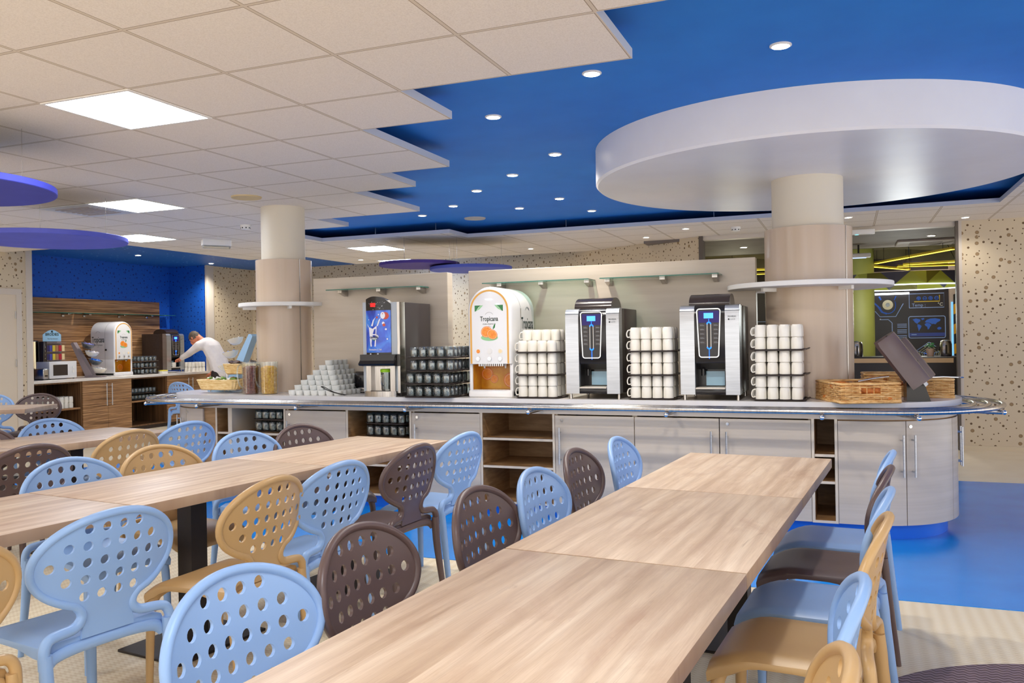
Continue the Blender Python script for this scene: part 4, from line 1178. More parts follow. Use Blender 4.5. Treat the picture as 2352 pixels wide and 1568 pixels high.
wicker_basket('wicker_basket', 'front wicker basket with hand hole, beside the right mug stack', (.051, 6.101, CT + .001), rz_f, .38, .48, .125)
pastries((.051, 6.101), rz_f, .34, .44, CT + .014, 26, (0,), 'croissant lying in the front wicker basket', 'croissants in the front basket', 2)
wicker_basket('wicker_basket', 'rear wicker basket right behind the column foot', (.30, 6.72, CT + .001), .05, .40, .34, .155)
pastries((.30, 6.70), .05, .36, .3, CT + .02, 36, (0, 1), {0: 'croissant in the rear wicker basket behind the column', 1: 'round roll in the rear wicker basket behind the column'}, 'pastries in the rear basket', 4)
wicker_basket('wicker_basket', 'right wicker basket heaped with pale bread near the counter end', (.545, 6.58, CT + .001), .03, .24, .26, .125, False)
pastries((.545, 6.58), .03, .22, .22, CT + .014, 14, (1, 2), {1: 'round roll in the right wicker basket', 2: 'pale bread slice in the right wicker basket'}, 'bread in the right basket', 6)
tg = B()
for s in (-1, 1): tg.tube([(0, 0, 0), (.09, s * .012, .004), (.19, s * .006, .0)], .004, 6); tg.ball((.2, s * .008, 0), .014, 1.4, .6, .4, 8)
tag(link(tg.mesh('serving_tongs', M_chrome), 'serving_tongs', None, (.52, 6.50, CT + .139), .1), 'steel tongs across the right bread basket', 'tongs')
tg2 = B(); tg2.tube([(0, 0, 0), (.1, .004, .018), (.2, .0, .03)], .006, 6, flat=.4)
tag(link(tg2.mesh('serving_knife', M_steel), 'serving_knife', None, (.06, 6.0, CT + .135), .35), 'flat steel server lying on the front wicker basket', 'knife')

# tilted dark dispenser pair
ds = thing('paper_dispenser', 'tilted dark plastic dispenser with white paper at its lower mouth', 'dispenser', (.42, 6.17, CT), .1)
b = B(); b.prism([(-.07, 0), (.075, 0), (.04, .11), (.0, .27), (-.05, .26), (-.07, .14)], -.055, .075, 'y'); b.build('stand', M_blk, ds)
MD = Matrix.Translation((.03, -.07, .135)) @ Matrix.Rotation(radians(-35), 4, 'Y')
def cover(y0, y1, L, M, tag_):
    c = B(); n = 10; cy = (y0 + y1) / 2; w = (y1 - y0) / 2
    sec = [(-.055, -w), (.02, -w), (.045, -w * .82), (.052, -w * .5), (.056, 0), (.052, w * .5), (.045, w * .82), (.02, w), (-.055, w), (-.04, w * .8), (.01, w * .5), (.02, 0), (.01, -w * .5), (-.04, -w * .8)]
    vs = []
    for z, k in ((0, 1), (.02, 1.02), (L - .03, 1.02), (L, .96)): vs += [((x - .02) * 1.25 * k, cy + y * k, z) for x, y in sec]
    m = len(sec); fs = [(q * m + k, q * m + (k + 1) % m, (q + 1) * m + (k + 1) % m, (q + 1) * m + k) for q in range(3) for k in range(m)]
    fs.append([3 * m + k for k in range(m)])
    c.add(vs, fs, M=M); return c
cover(-.09, .09, .37, MD, 0).build('front_cover', mottled('dark mauve plastic', (96, 80, 80), (106, 90, 90), sc=4, rough=.28), ds)
MD2 = Matrix.Translation((.10, .13, .145)) @ Matrix.Rotation(radians(-35), 4, 'Y')
cover(-.06, .06, .31, MD2, 0).build('rear_cover', mottled('mauve plastic rear', (96, 80, 80), (106, 90, 90), sc=4, rough=.3), ds)
pp = B(); n = 8; vs = []
for z in (-.03, .06):
    for k in range(n + 1): vs.append((.012 - .03 * ((k / n - .5) * 2) ** 2, -.052 + .104 * k / n, z))
pp.add(vs, [(k, k + 1, n + 2 + k, n + 1 + k) for k in range(n)], M=MD); pp.build('paper_sheet', M_paper, ds)

# two tier basket stand at the left end
ts = thing('basket_stand', 'two tier wire stand carrying pale bread baskets, left counter end', 'stand', (-5.36, 6.28, CT), 0)
b = B()
for s in (-1, 1):
    b.tube(catmull([(s * .08, -.1, .004), (s * .08, -.1, .03), (s * .08, .12, .03), (s * .08, .12, .004)], 3), .003, 6)
b.tube([(-.2, -.1, .03), (.2, -.1, .03), (.2, .12, .03), (-.2, .12, .03)], .003, 6, True)
b.tube([(.14, .12, .03), (.14, .12, .17), (.14, .0, .172), (.02, 0, .172), (.02, .12, .172), (.14, .12, .172)], .0035, 6)
b.tube([(.1, -.1, .03), (.1, -.1, .172), (.1, .05, .172)], .0035, 6)
b.build('wire_frame', M_chrome, ts)
def pale(label, loc, rz, w, d, h):
    t = thing('bread_basket', label, 'basket', loc, rz)
    b = B(); n = 56; prof = [(.80, 0), (.84, .004), (.9, h * .4), (.97, h * .9), (1.02, h), (.99, h + .004), (.95, h), (.87, h * .4), (.8, .008)]
    vs = []; m = len(prof)
    for k in range(n):
        a = 2 * pi * k / n; ex = .6; cx = math.copysign(abs(cos(a)) ** ex, cos(a)); cy = math.copysign(abs(sin(a)) ** ex, sin(a))
        for q, (r, z) in enumerate(prof):
            wv = 1 + (.012 if k % 2 else -.012) * (1 if 0 < q < 4 else 0); vs.append((w / 2 * r * wv * cx, d / 2 * r * wv * cy, z))
    b.add(vs, [(k * m + q, ((k + 1) % n) * m + q, ((k + 1) % n) * m + q + 1, k * m + q + 1) for k in range(n) for q in range(m - 1)])
    b.add([(w / 2 * .8 * math.copysign(abs(cos(2 * pi * k / n)) ** .6, cos(2 * pi * k / n)), d / 2 * .8 * math.copysign(abs(sin(2 * pi * k / n)) ** .6, sin(2 * pi * k / n)), .006) for k in range(n)], [list(range(n))])
    b.build('woven_bowl', M_wick2, t, 25); return t
pale('lower pale basket of the two tier stand, heaped with white packets', (-5.38, 6.27, CT + .034), 0, .50, .28, .088)
pale('upper pale basket of the two tier stand, filled with dark packets', (-5.22, 6.34, CT + .176), 0, .34, .24, .088)
def packets(c, z, w, d, n, cols, label, group, seed):
    random.seed(seed); ms = [mat('packet ' + str(cc), cc, .5) for cc in cols]
    b = B(); b.rbox(-.03, .03, -.022, .022, 0, .018, .006, 2)
    mm = [b.mesh('snack_packet', m_, 60) for m_ in ms]
    for k in range(n):
        q = random.randrange(len(mm)); o = tag(link(mm[q], 'snack_packet'), label, 'packet', group)
        o.location = (c[0] + random.uniform(-w, w) / 2, c[1] + random.uniform(-d, d) / 2, z + (k % 4) * .012); o.rotation_euler = (random.uniform(-.4, .4), random.uniform(-.4, .4), random.uniform(0, 6.28))
packets((-5.38, 6.27), CT + .085, .36, .16, 34, [(246, 244, 238), (240, 236, 226), (120, 150, 60), (226, 150, 90)], 'small packet heaped in the lower pale basket', 'packets in the lower basket', 8)
packets((-5.22, 6.34), CT + .236, .24, .13, 22, [(46, 34, 30), (70, 46, 40), (110, 90, 80)], 'small dark packet in the upper pale basket', 'packets in the upper basket', 9)

# condiment stand seen from the side: slanted board with scoop bowls
def scoop(sx=1.0):
    b = B(); n = 18
    vs = []
    prof = [(0, 0), (.04, .004), (.075, .03), (.095, .075), (.091, .075), (.07, .032), (.036, .010), (0, .007)]
    b.shell(prof[::-1], n); return b
def stand4(loc, rz, label, mboard, fills, nb=4, bs=.85, hw=.09):
    t = thing('bowl_stand', label, 'stand', loc, rz)
    b = B(); b.prism([(-.13, 0), (-.02, 0), (.0, .02), (.215, .52), (.20, .54), (.175, .54)], -hw, hw, 'y')
    b.build('slanted_board', mboard, t)
    B().rbox(-.26, .0, -.09, .09, 0, .022, .006, 2).build('foot', mboard, t)
    for k in range(nb):
        z = .095 + k * .125; x = -.09 - .085 * bs + k * .055
        bo = B(); prof = [(0, 0), (.038, .003), (.075, .028), (.105, .08), (.101, .08), (.071, .03), (.036, .009), (0, .006)]
        Mb = Matrix.Translation((x, 0, z - .03)) @ Matrix.Rotation(radians(-14), 4, 'Y') @ Matrix.Scale(bs, 4)
        bo.shell(prof[::-1], 18, M=Mb); bw = bo.build('bowl', M_glass if fills[k][1] else M_ceram, t)
        f = B(); random.seed(20 + k)
        for q in range(26):
            a = random.uniform(0, 6.28); r = random.uniform(0, .08)
            f.rbox(-.018, .018, -.010, .010, -.004, .004, .003, 1, M=Mb @ Matrix.Translation((r * cos(a), r * sin(a), .066 + random.uniform(-.006, .02))) @ Euler((random.uniform(-.8, .8), random.uniform(-.8, .8), random.uniform(0, 6))).to_matrix().to_4x4())
        f.lathe([(0, .02), (.066, .03), (.092, .07), (0, .078)], 16, M=Mb)
        fo = f.build('portion_packs', mat('packs %d' % k + label[:8], fills[k][0], .4), bw, 60); fo['kind'] = 'stuff'
    return t
M_lb = mat('pale blue plastic board', (150, 190, 228), .3)
M_pb = mat('violet grey plastic board', (150, 136, 138), .25)
stand4((-5.44, 6.52, CT), .1, 'pale blue slanted stand with scoop bowls beside the slim column', M_lb, [((236, 236, 240), 0), ((150, 180, 240), 0), ((120, 160, 236), 0), ((244, 240, 238), 0)], 4, .75, .05)

# ------------------------------------------------------------------ alcove counter
AX = -10.6
def zunit(y0, y1, label, kind, shelves=(), handles=()):
    w = y1 - y0
    t = thing('alcove_cabinet', label, 'cabinet', (AX, y0, 0), pi / 2)   # local x runs along +Y, local -y faces the room
    b = B(); d = .72
    b.box(0, .02, 0.002, d, .06, .84).box(w - .02, w, .002, d, .06, .84).box(.02, w - .02, .002, d, .06, .08).box(.02, w - .02, .002, d, .82, .84).box(.02, w - .02, d - .02, d, .08, .82)
    b.build('carcass', M_zebv, t)
    B().box(.0, w, .05, d, 0, .06).build('toe_kick', M_brown, t)
    for z in shelves: B().box(.021, w - .021, .01, d - .021, z - .025, z).build('shelf', M_zeb, t)
    if kind == 'doors':
        for k in range(2):
            a, e = (0.0, w / 2) if k == 0 else (w / 2, w)
            dd = B().rbox(a + .002, e - .002, -.02, 0, .065, .838, .0015, 1).build('door', M_zeb, t)
            bar_handle(dd, w / 2 + (-.05 if k == 0 else .05), -.02, .45, .785)
    return t
zunit(8.36, 9.29, 'open end unit of the alcove counter, with cups on its shelf', 'open', (.455,))
zunit(9.29, 10.21, 'streaked wood double door cabinet of the alcove counter', 'doors')
zunit(10.21, 10.97, 'open alcove unit with glasses on its shelf', 'open', (.47,))
zunit(10.97, 11.98, 'streaked wood double door cabinet below the leaning man', 'doors')
tag(link(B().rbox(-11.48, AX + .03, 8.36, 11.99, .841, .881, .003, 1).mesh('alcove_worktop', M_top), 'alcove_worktop'), 'white worktop of the wood counter in the alcove', 'worktop')
tag(link(B().box(-11.49, -11.46, 8.36, 11.72, .881, 2.12).mesh('wood_panel', M_zeb), 'wood_panel'), 'streaked wood wall panel behind the alcove machines', 'wall panel')
def gshelf(y0, y1, label, br):
    t = thing('glass_shelf', label, 'shelf', (-11.46, (y0 + y1) / 2, 1.88)); c = (y0 + y1) / 2
    s = B(); s.box(.003, .20, y0 - c, y1 - c, .0, .008).box(.20, .203, y0 - c, y1 - c, 0, .008, 1); s.build('pane', [M_gl_shelf, M_gl_edge], t)
    for y in br: q = B(); q.rbox(.0, .16, y - c - .02, y - c + .02, -.022, -.001, .004, 1); q.rbox(0, .03, y - c - .02, y - c + .02, -.05, -.02, .004, 1); q.build('bracket', M_steel, t)
gshelf(8.4, 9.9, 'left glass shelf on the alcove wood panel', (9.0, 9.7)); gshelf(9.93, 11.9, 'right glass shelf on the alcove wood panel', (10.1, 10.8, 11.4))
AT = .881
juice_dispenser((-10.78, 10.26, AT), pi / 2, 'white arch shaped juice machine in the wood alcove')
coffee_machine((-10.85, 11.45, AT), pi / 2, 'coffee machine in the alcove that the man reaches into')
mw = thing('microwave', 'small white microwave oven on the alcove counter', 'microwave', (-10.78, 9.13, AT), pi / 2)
b = B(); b.rbox(-.235, .235, .0, .33, .012, .262, .006, 2); b.build('case', M_white, mw)
B().box(-.17, .075, -.002, .001, .055, .215).build('window', M_brown2, mw)
b = B(); b.cyl((.17, -.008, .11), (.17, 0, .11), .022, seg=16).cyl((.17, -.008, .17), (.17, 0, .17), .018, seg=16); b.build('knob', M_whitem, mw)
b = B()
for x in (-.2, .2):
    for y in (.03, .3): b.cyl((x, y, 0), (x, y, .013), .012, seg=8)
b.build('foot', M_blkm, mw)
ur = thing('water_urn', 'tall cream steel urn at the left end of the alcove counter', 'urn', (-11.12, 8.905, AT))
B().lathe([(.08, 0), (.095, .004), (.095, .03), (.084, .035), (.084, .56), (.07, .572), (0, .575)], 28).build('body', mat('warm polished steel', (226, 206, 170), .16, 1), ur)
B().tube([(.08, 0, .12), (.11, 0, .12), (.11, 0, .09)], .009, 8).build('tap', M_chrome, ur)
bk_ = thing('bean_tower', 'slim dark dispenser tower beside the steel urn', 'dispenser', (-10.955, 8.935, AT))
B().rbox(-.05, .05, -.033, .033, 0, .56, .008, 2).build('case', M_brown2, bk_)
for k in range(6): B().cyl((.06, -.01, .2 + k * .055), (.064, -.01, .2 + k * .055), .007, seg=8).build('button', M_steel, bk_)
te = thing('tea_rack', 'tea sachet rack with an arched pale blue sign', 'tea rack', (-10.95, 9.14, AT), pi / 2)
b = B(); b.box(-.16, .19, .10, .11, 0, .56).box(-.165, -.15, .0, .11, 0, .56)
for k in range(4): b.box(-.15, .19, .0, .1, .15 + k * .127, .155 + k * .127)
b.box(-.16, .19, 0, .11, 0, .012); b.build('rack', M_pb, te)
sg = B(); sg.prism([(-.155, .56), (-.155, .66)] + [(-.155 + .31 * k / 14, .66 + .07 * sin(pi * k / 14)) for k in range(1, 14)] + [(.155, .66), (.155, .56)], .06, .066, 'y'); so = sg.build('sign', mat('pale blue sign', (158, 206, 238), .4), te)
text('BRODIES', .058, M_txt, so, front(0, .059, .662), bold=.001); text('Fine Tea Selection', .026, M_txtg, so, front(.01, .059, .598), sx=.9)
e = B(); e.box(-.012, .012, .0585, .06, .69, .72).box(-.02, .02, .0585, .06, .712, .718).box(-.018, .018, .0585, .06, .698, .703); e.build('sign_emblem', M_txt, so)
random.seed(12); tc = [(44, 32, 90), (70, 70, 150), (214, 190, 60), (170, 120, 80), (176, 30, 50), (232, 210, 160)]
tm = [mat('tea box %d' % k, c, .5) for k, c in enumerate(tc)]
tb_ = B().rbox(-.024, .024, 0, .07, 0, .09, .002, 1)
tms = [tb_.mesh('tea_box', m) for m in tm]
TN_ = ('navy', 'violet blue', 'yellow', 'brown', 'red', 'cream')
for r in range(3):
    for k in range(6):
        o = tag(link(tms[k], 'tea_box'), '%s tea box on the %s shelf of the tea rack' % (TN_[k], ('bottom', 'middle', 'top')[r]), 'tea box', 'tea boxes on the rack')
        x = -.115 + k * .053; o.location = (-10.95 - .012, 9.14 + x, AT + .156 + r * .127); o.rotation_euler = (0, 0, pi / 2)
kt = thing('toaster', 'small steel toaster left of the microwave', 'toaster', (-10.85, 8.825, AT))
B().rbox(-.09, .09, -.05, .05, .006, .165, .02, 3).build('body', M_steel, kt); B().rbox(.085, .1, -.02, .02, .05, .07, .003, 1).build('knob', M_blk, kt); B().box(-.085, .085, -.045, .045, 0, .008).build('foot', M_blkm, kt)
stand4((-10.84, 9.60, AT), -2.75, 'violet grey slanted stand with four bowls of packets in the alcove', M_pb, [((240, 238, 238), 0), ((60, 140, 236), 1), ((236, 232, 240), 0), ((150, 150, 214), 1)], 4, 1.0, .055)
bt = thing('butter_box', 'small box with yellow lid before the alcove coffee machine', 'box', (-10.70, 11.0, AT))
B().rbox(-.05, .05, -.06, .06, 0, .04, .005, 2).build('tub', M_whitem, bt); B().rbox(-.053, .053, -.063, .063, .038, .055, .006, 2).build('lid', mat('yellow lid', (240, 226, 80), .4), bt)
pl_ = B(); pl_.lathe([(0, .006), (.05, .006), (.10, .016), (.10, .019), (.05, .011), (0, .01)][::1], 24); pl_.lathe([(.0, .0), (.05, 0), (.055, .006)], 24)
tag(link(pl_.mesh('plate', M_ceram), 'plate', None, (-10.69, 11.2, AT)), 'cream plate at the front of the alcove counter', 'plate')
# glasses and cups of the alcove
for k in range(3):
    z = AT + .001 + k * .104
    tray(.36, .34, (-10.88, 10.745, z), '%s dark tray of glasses beside the alcove juice machine' % LV[k] if k < 2 else 'topmost dark tray of glasses beside the alcove juice machine', pi / 2)
    grid_place(glass_me, 'drinking_glass', 'glass', -10.88 - .11, 10.745 - .13, z + .0125, 4, 4, .076, .086, 'clear upturned glass, tray %s, beside the alcove juice machine' % ('low', 'middle', 'high')[k], 'alcove counter glasses tray %d' % k, 0)
for k in range(2):
    z = .471 + k * .104
    tray(.34, .64, (-10.83, 10.59, z), '%s dark tray of glasses on the alcove shelf' % ('lower', 'upper')[k], 0)
    grid_place(glass_me, 'drinking_glass', 'glass', -10.83 - .11, 10.59 - .27, z + .0125, 3, 8, .085, .077, 'clear upturned glass on the %s tray of the alcove shelf' % ('lower', 'upper')[k], 'alcove shelf glasses tray %d' % k, 0)
for lv in range(2):
    grid_place(mug_me, 'mug', 'mug', -10.86, 8.78, .456 + lv * .0835, 3, 6, .08, .079, 'white upturned mug on the open alcove shelf, %s layer' % ('lower', 'upper')[lv], 'alcove shelf mugs layer %d' % lv, 0)
    grid_place(mug_me, 'mug', 'mug', -10.86, 11.71, AT + .0005 + lv * .0835, 3, 4, .08, .079, 'white upturned mug below the man\'s arm, %s layer' % ('lower', 'upper')[lv], 'mugs under the arm layer %d' % lv, 0, lambda i, j: j > 3)
tag(link(mug_up, 'mug', None, (-10.835, 11.39, AT + .0905), .6), 'white mug held in the alcove coffee machine', 'mug')

# ------------------------------------------------------------------ the man at the alcove coffee machine
def skin(name, pts, edges, radii, m, parent=None, lvl=1):
    # fingers: skin modifier chains
    me = bpy.data.meshes.new(name); me.from_pydata(pts, edges, []); o = bpy.data.objects.new('tmp_' + name, me); COL.objects.link(o)
    sm = o.modifiers.new('s', 'SKIN'); sm.use_smooth_shade = True
    for v, r in zip(me.skin_vertices[0].data, radii): v.radius = r if isinstance(r, tuple) else (r, r)
    me.skin_vertices[0].data[0].use_root = True
    ss = o.modifiers.new('u', 'SUBSURF'); ss.levels = lvl; ss.render_levels = lvl
    return finish(o, name, m, parent)
def finish(o, name, m, parent):
    dg = bpy.context.evaluated_depsgraph_get(); dg.update()
    nm = bpy.data.meshes.new_from_object(o.evaluated_get(dg), depsgraph=dg); bpy.data.objects.remove(o)
    nm.materials.clear(); nm.materials.append(m); nm.name = name
    nm.polygons.foreach_set('use_smooth', [True] * len(nm.polygons)); nm.polygons.foreach_set('material_index', [0] * len(nm.polygons))
    return link(nm, name, parent)
def flesh(name, pts, edges, radii, m, parent=None, vox=.016, smooth=6):
    # one continuous surface: tapered limbs fused by a voxel remesh, then smoothed
    b = B()
    for i, j in edges:
        p, q = Vector(pts[i]), Vector(pts[j]); n = max(2, int((q - p).length / .022))
        for k in range(n + 1):
            t = k / n; c = p.lerp(q, t)
            ra = radii[i] if isinstance(radii[i], tuple) else (radii[i],) * 2; rb = radii[j] if isinstance(radii[j], tuple) else (radii[j],) * 2
            rx, ry = ra[0] + (rb[0] - ra[0]) * t, ra[1] + (rb[1] - ra[1]) * t
            b.ball(tuple(c), rx, 1, ry / rx, 1, 12)
    me = bpy.data.meshes.new(name); me.from_pydata(b.v, [], b.f); o = bpy.data.objects.new('tmp_' + name, me); COL.objects.link(o)
    r = o.modifiers.new('r', 'REMESH'); r.mode = 'VOXEL'; r.voxel_size = vox
    s_ = o.modifiers.new('s', 'SMOOTH'); s_.iterations = smooth; s_.factor = .5
    return finish(o, name, m, parent)
M_skin = mottled('ruddy skin', (206, 122, 88), (220, 138, 104), sc=20, rough=.5)
M_shirt = mottled('white cotton shirt', (226, 220, 222), (238, 232, 232), sc=9, rough=.75, bump=.25)
M_trou = mat('dark brown trousers', (44, 36, 36), .7); M_hair = mottled('grey brown hair', (76, 62, 50), (112, 98, 82), (30, 30, 6), 3, .7)
MAN = (-9.93, 11.5, 0)
man = thing('person', 'person in white shirt leaning to take a mug from the alcove coffee machine', 'person', MAN)
def W(*p): return tuple(a - b for a, b in zip(p, MAN))
# body: trunk, neck, head, arms and legs as one surface
pts = [W(-9.93, 11.5, .95), W(-9.99, 11.5, 1.10), W(-10.09, 11.49, 1.27), W(-10.17, 11.48, 1.36), W(-10.255, 11.465, 1.415), W(-10.315, 11.455, 1.455), W(-10.385, 11.445, 1.485),
       W(-10.20, 11.31, 1.335), W(-10.45, 11.33, 1.20), W(-10.66, 11.385, 1.125), W(-10.735, 11.395, 1.105),
       W(-10.17, 11.66, 1.335), W(-10.14, 11.73, 1.08), W(-10.25, 11.68, .90), W(-10.29, 11.66, .83),
       W(-9.92, 11.40, .88), W(-9.97, 11.39, .50), W(-9.90, 11.39, .09), W(-10.03, 11.38, .045),
       W(-9.90, 11.61, .88), W(-9.92, 11.62, .50), W(-9.86, 11.62, .09), W(-9.99, 11.63, .045)]
ed = [(0, 1), (1, 2), (2, 3), (3, 4), (4, 5), (5, 6), (3, 7), (7, 8), (8, 9), (9, 10), (3, 11), (11, 12), (12, 13), (13, 14), (0, 15), (15, 16), (16, 17), (17, 18), (0, 19), (19, 20), (20, 21), (21, 22)]
rd = [(.10, .12), (.085, .10), (.085, .11), (.07, .09), .052, .056, (.07, .085), .045, .036, .03, (.02, .034), .045, .036, .03, (.02, .034), .085, .06, .042, .04, .085, .06, .042, .04]
flesh('body', pts, ed, rd, M_skin, man)
# head detail: cranium, face features
hd = B(); MH = Matrix.Translation(W(-10.415, 11.44, 1.475)) @ Matrix.Rotation(radians(-38), 4, 'Y')
hd.ball((0, 0, 0), .1, .98, .78, 1.14, 22, M=MH)
hd.ball((-.075, 0, -.06), .05, .8, .85, .9, 14, M=MH)          # jaw and chin
hd.prism([(-.092, .012), (-.124, -.026), (-.094, -.034)], -.013, .013, 'y', M=MH)  # nose
for s in (-1, 1):
    hd.ball((.005, s * .078, -.012), .028, .7, .35, 1.1, 10, M=MH)   # ears
ho = hd.build('head', M_skin, man, 60)
for s in (-1, 1):
    B().ball((-.084, s * .032, .012), .012, .6, 1, .7, 10, M=MH).build('eye', M_whitem, ho)
    gl = B(); gl.tube([( -.098 - .002, s * .032 + .021 * cos(a), .010 + .016 * sin(a)) for a in [2 * pi * k / 14 for k in range(14)]], .0018, 5, True, M=MH); gl.tube([(-.096, s * .054, .012), (.0, s * .08, .01)], .0018, 5, M=MH); gl.build('glasses_frame', M_blk, ho)
B().box(-.103, -.098, -.02, .02, -.062, -.056, M=MH).build('mouth', mat('lip', (150, 70, 62), .5), ho)
hr_ = B()
vs = []; fs = []; n1, n2 = 22, 12
for j in range(n2 + 1):
    for i in range(n1):
        a = 2 * pi * i / n1; front_ = max(0, -cos(a)); lim = 2.0 - .95 * front_; th = lim * j / n2
        r = .106 + .004 * sin(i * 5.1 + j * 3); vs.append((r * .98 * sin(th) * cos(a), r * .80 * sin(th) * sin(a), r * 1.14 * cos(th)))
for j in range(n2):
    for i in range(n1): fs.append((j * n1 + i, j * n1 + (i + 1) % n1, (j + 1) * n1 + (i + 1) % n1, (j + 1) * n1 + i))
hr_.add(vs, fs, M=MH); hr_.build('hair', M_hair, ho, 70)
# shirt: loose, with sleeves to the wrists and collar
spt = [W(-9.90, 11.5, .90), W(-9.94, 11.5, 1.0), W(-9.99, 11.5, 1.12), W(-10.08, 11.49, 1.27), W(-10.165, 11.48, 1.365), W(-10.225, 11.47, 1.40),
       W(-10.20, 11.30, 1.335), W(-10.32, 11.29, 1.26), W(-10.45, 11.325, 1.20), W(-10.635, 11.375, 1.135), W(-10.17, 11.67, 1.335), W(-10.13, 11.74, 1.2), W(-10.14, 11.735, 1.08), W(-10.235, 11.69, .93)]
sed = [(0, 1), (1, 2), (2, 3), (3, 4), (4, 5), (4, 6), (6, 7), (7, 8), (8, 9), (4, 10), (10, 11), (11, 12), (12, 13)]
srd = [(.155, .19), (.15, .185), (.14, .18), (.14, .18), (.115, .15), .072, .082, .064, .058, .046, .082, .064, .058, .046]
flesh('shirt', spt, sed, srd, M_shirt, man, .014, 5)
cb = B(); cb.tube([W(-10.235 + .062 * cos(a) * .8, 11.468 + .066 * sin(a), 1.418 + .03 * cos(a)) for a in [2 * pi * k / 18 for k in range(18)]], .013, 8, True); cb.build('collar', M_shirt, man)
tp = [W(-9.92, 11.5, .93), W(-9.915, 11.40, .86), W(-9.965, 11.39, .50), W(-9.90, 11.39, .10), W(-9.90, 11.61, .86), W(-9.915, 11.62, .50), W(-9.86, 11.62, .10)]
flesh('trousers', tp, [(0, 1), (1, 2), (2, 3), (0, 4), (4, 5), (5, 6)], [(.125, .15), .10, .078, .06, .10, .078, .06], M_trou, man)
for y in (11.385, 11.625):
    sh = B(); sh.rbox(-.19, .09, -.048, .048, 0, .075, .03, 4, M=Matrix.Translation(W(-9.90 + (.03 if y > 11.5 else 0), y, .004))); sh.build('shoe', M_blk, man)
# the near hand: palm, four curled fingers and a thumb round the mug handle
def hand(px, py, pz, dirx, sgn, par):
    P = [(px + .045, py, pz + .012), (px, py, pz)]; E = [(0, 1)]; R = [(.022, .03), (.018, .036)]
    for k in range(4):
        o = len(P); yy = py + (k - 1.5) * .017; L = (.034, .04, .038, .028)[k]
        P += [(px - .02, yy, pz + .002), (px - .02 - L * .75, yy, pz - .006), (px - .02 - L * 1.1, yy, pz - .028), (px - .012 - L, yy, pz - .045)]
        E += [(1, o), (o, o + 1), (o + 1, o + 2), (o + 2, o + 3)]; R += [.0105, .0095, .009, .0075]
    o = len(P); P += [(px + .01, py + sgn * .036, pz - .006), (px - .02, py + sgn * .05, pz - .02), (px - .045, py + sgn * .04, pz - .03)]; E += [(1, o), (o, o + 1), (o + 1, o + 2)]; R += [.013, .0105, .0085]
    return skin('hand', P, E, R, M_skin, par, 1)
hand(*W(-10.725, 11.395, 1.10), -1, 1, man); hand(*W(-10.29, 11.665, .84), -1, -1, man)
# ------------------------------------------------------------------ room beyond the opening
M_grey = mottled('grey plaster', (112, 102, 96), (122, 112, 106), sc=3, rough=.7)
M_dark = mat('dark ceiling void', (46, 40, 34), .85)
M_olive = mottled('olive green wall', (112, 110, 44), (120, 118, 50), sc=2, rough=.6)
M_pink = mat('pale wall paint', (196, 176, 168), .6)
struct('ceiling', B().box(-2.5, 5, 11.08, 13.35, 2.60, 2.68), M_grey)
struct('ceiling', B().box(-2.6, 5, 13.35, 18.5, 3.05, 3.1), M_dark)
struct('ceiling', B().box(-2.5, 5, 13.35, 13.42, 2.6, 3.1), M_dark)
struct('wall_far', B().box(-2.6, 5, 16.02, 16.2, 0, 3.1), mottled('dark far wall', (44, 34, 34), (50, 40, 38), sc=3, rough=.7))
struct('wall_far_left', B().box(-2.6, -2.5, 11.5, 16.2, 0, 3.1), M_olive)
struct('wall_far_right', B().box(5, 5.1, 11.08, 16.2, 0, 3.1), M_grey)
struct('wall_far_pier', B().box(1.60, 5, 15.85, 16.02, 0, 3.1), M_pink)
oc = B(); oc.lathe([(.36, 0), (.36, 3.05)], 48); tag(link(oc.mesh('column', M_olive), 'column', None, (.045, 14.5, 0)), 'olive green round column beyond the opening', 'column')
# beams in the void
for k, (y, z, h) in enumerate(((13.9, 2.72, .16), (14.7, 2.66, .2), (15.4, 2.58, .22))):
    b = B(); n = 24
    prof = [(-2.45 + 7.4 * q / n, z + .05 * sin(q * .7 + k)) for q in range(n + 1)]
    b.prism(prof + [(x, zz + h) for x, zz in prof[::-1]], y, y + .22, 'y')
    tag(link(b.mesh('ceiling_baffle', mottled('baffle %d' % k, (92, 82, 54), (110, 100, 66), sc=3, rough=.7)), 'ceiling_baffle'), '%s wavy olive baffle under the dark ceiling beyond the opening' % ('nearest', 'middle', 'farthest')[k], 'ceiling baffle')
tag(link(B().box(.25, 1.6, 15.95, 16.01, 2.18, 2.42).mesh('wall_band', M_pink), 'wall_band'), 'pale band above the dark mural beyond the opening', 'wall panel')
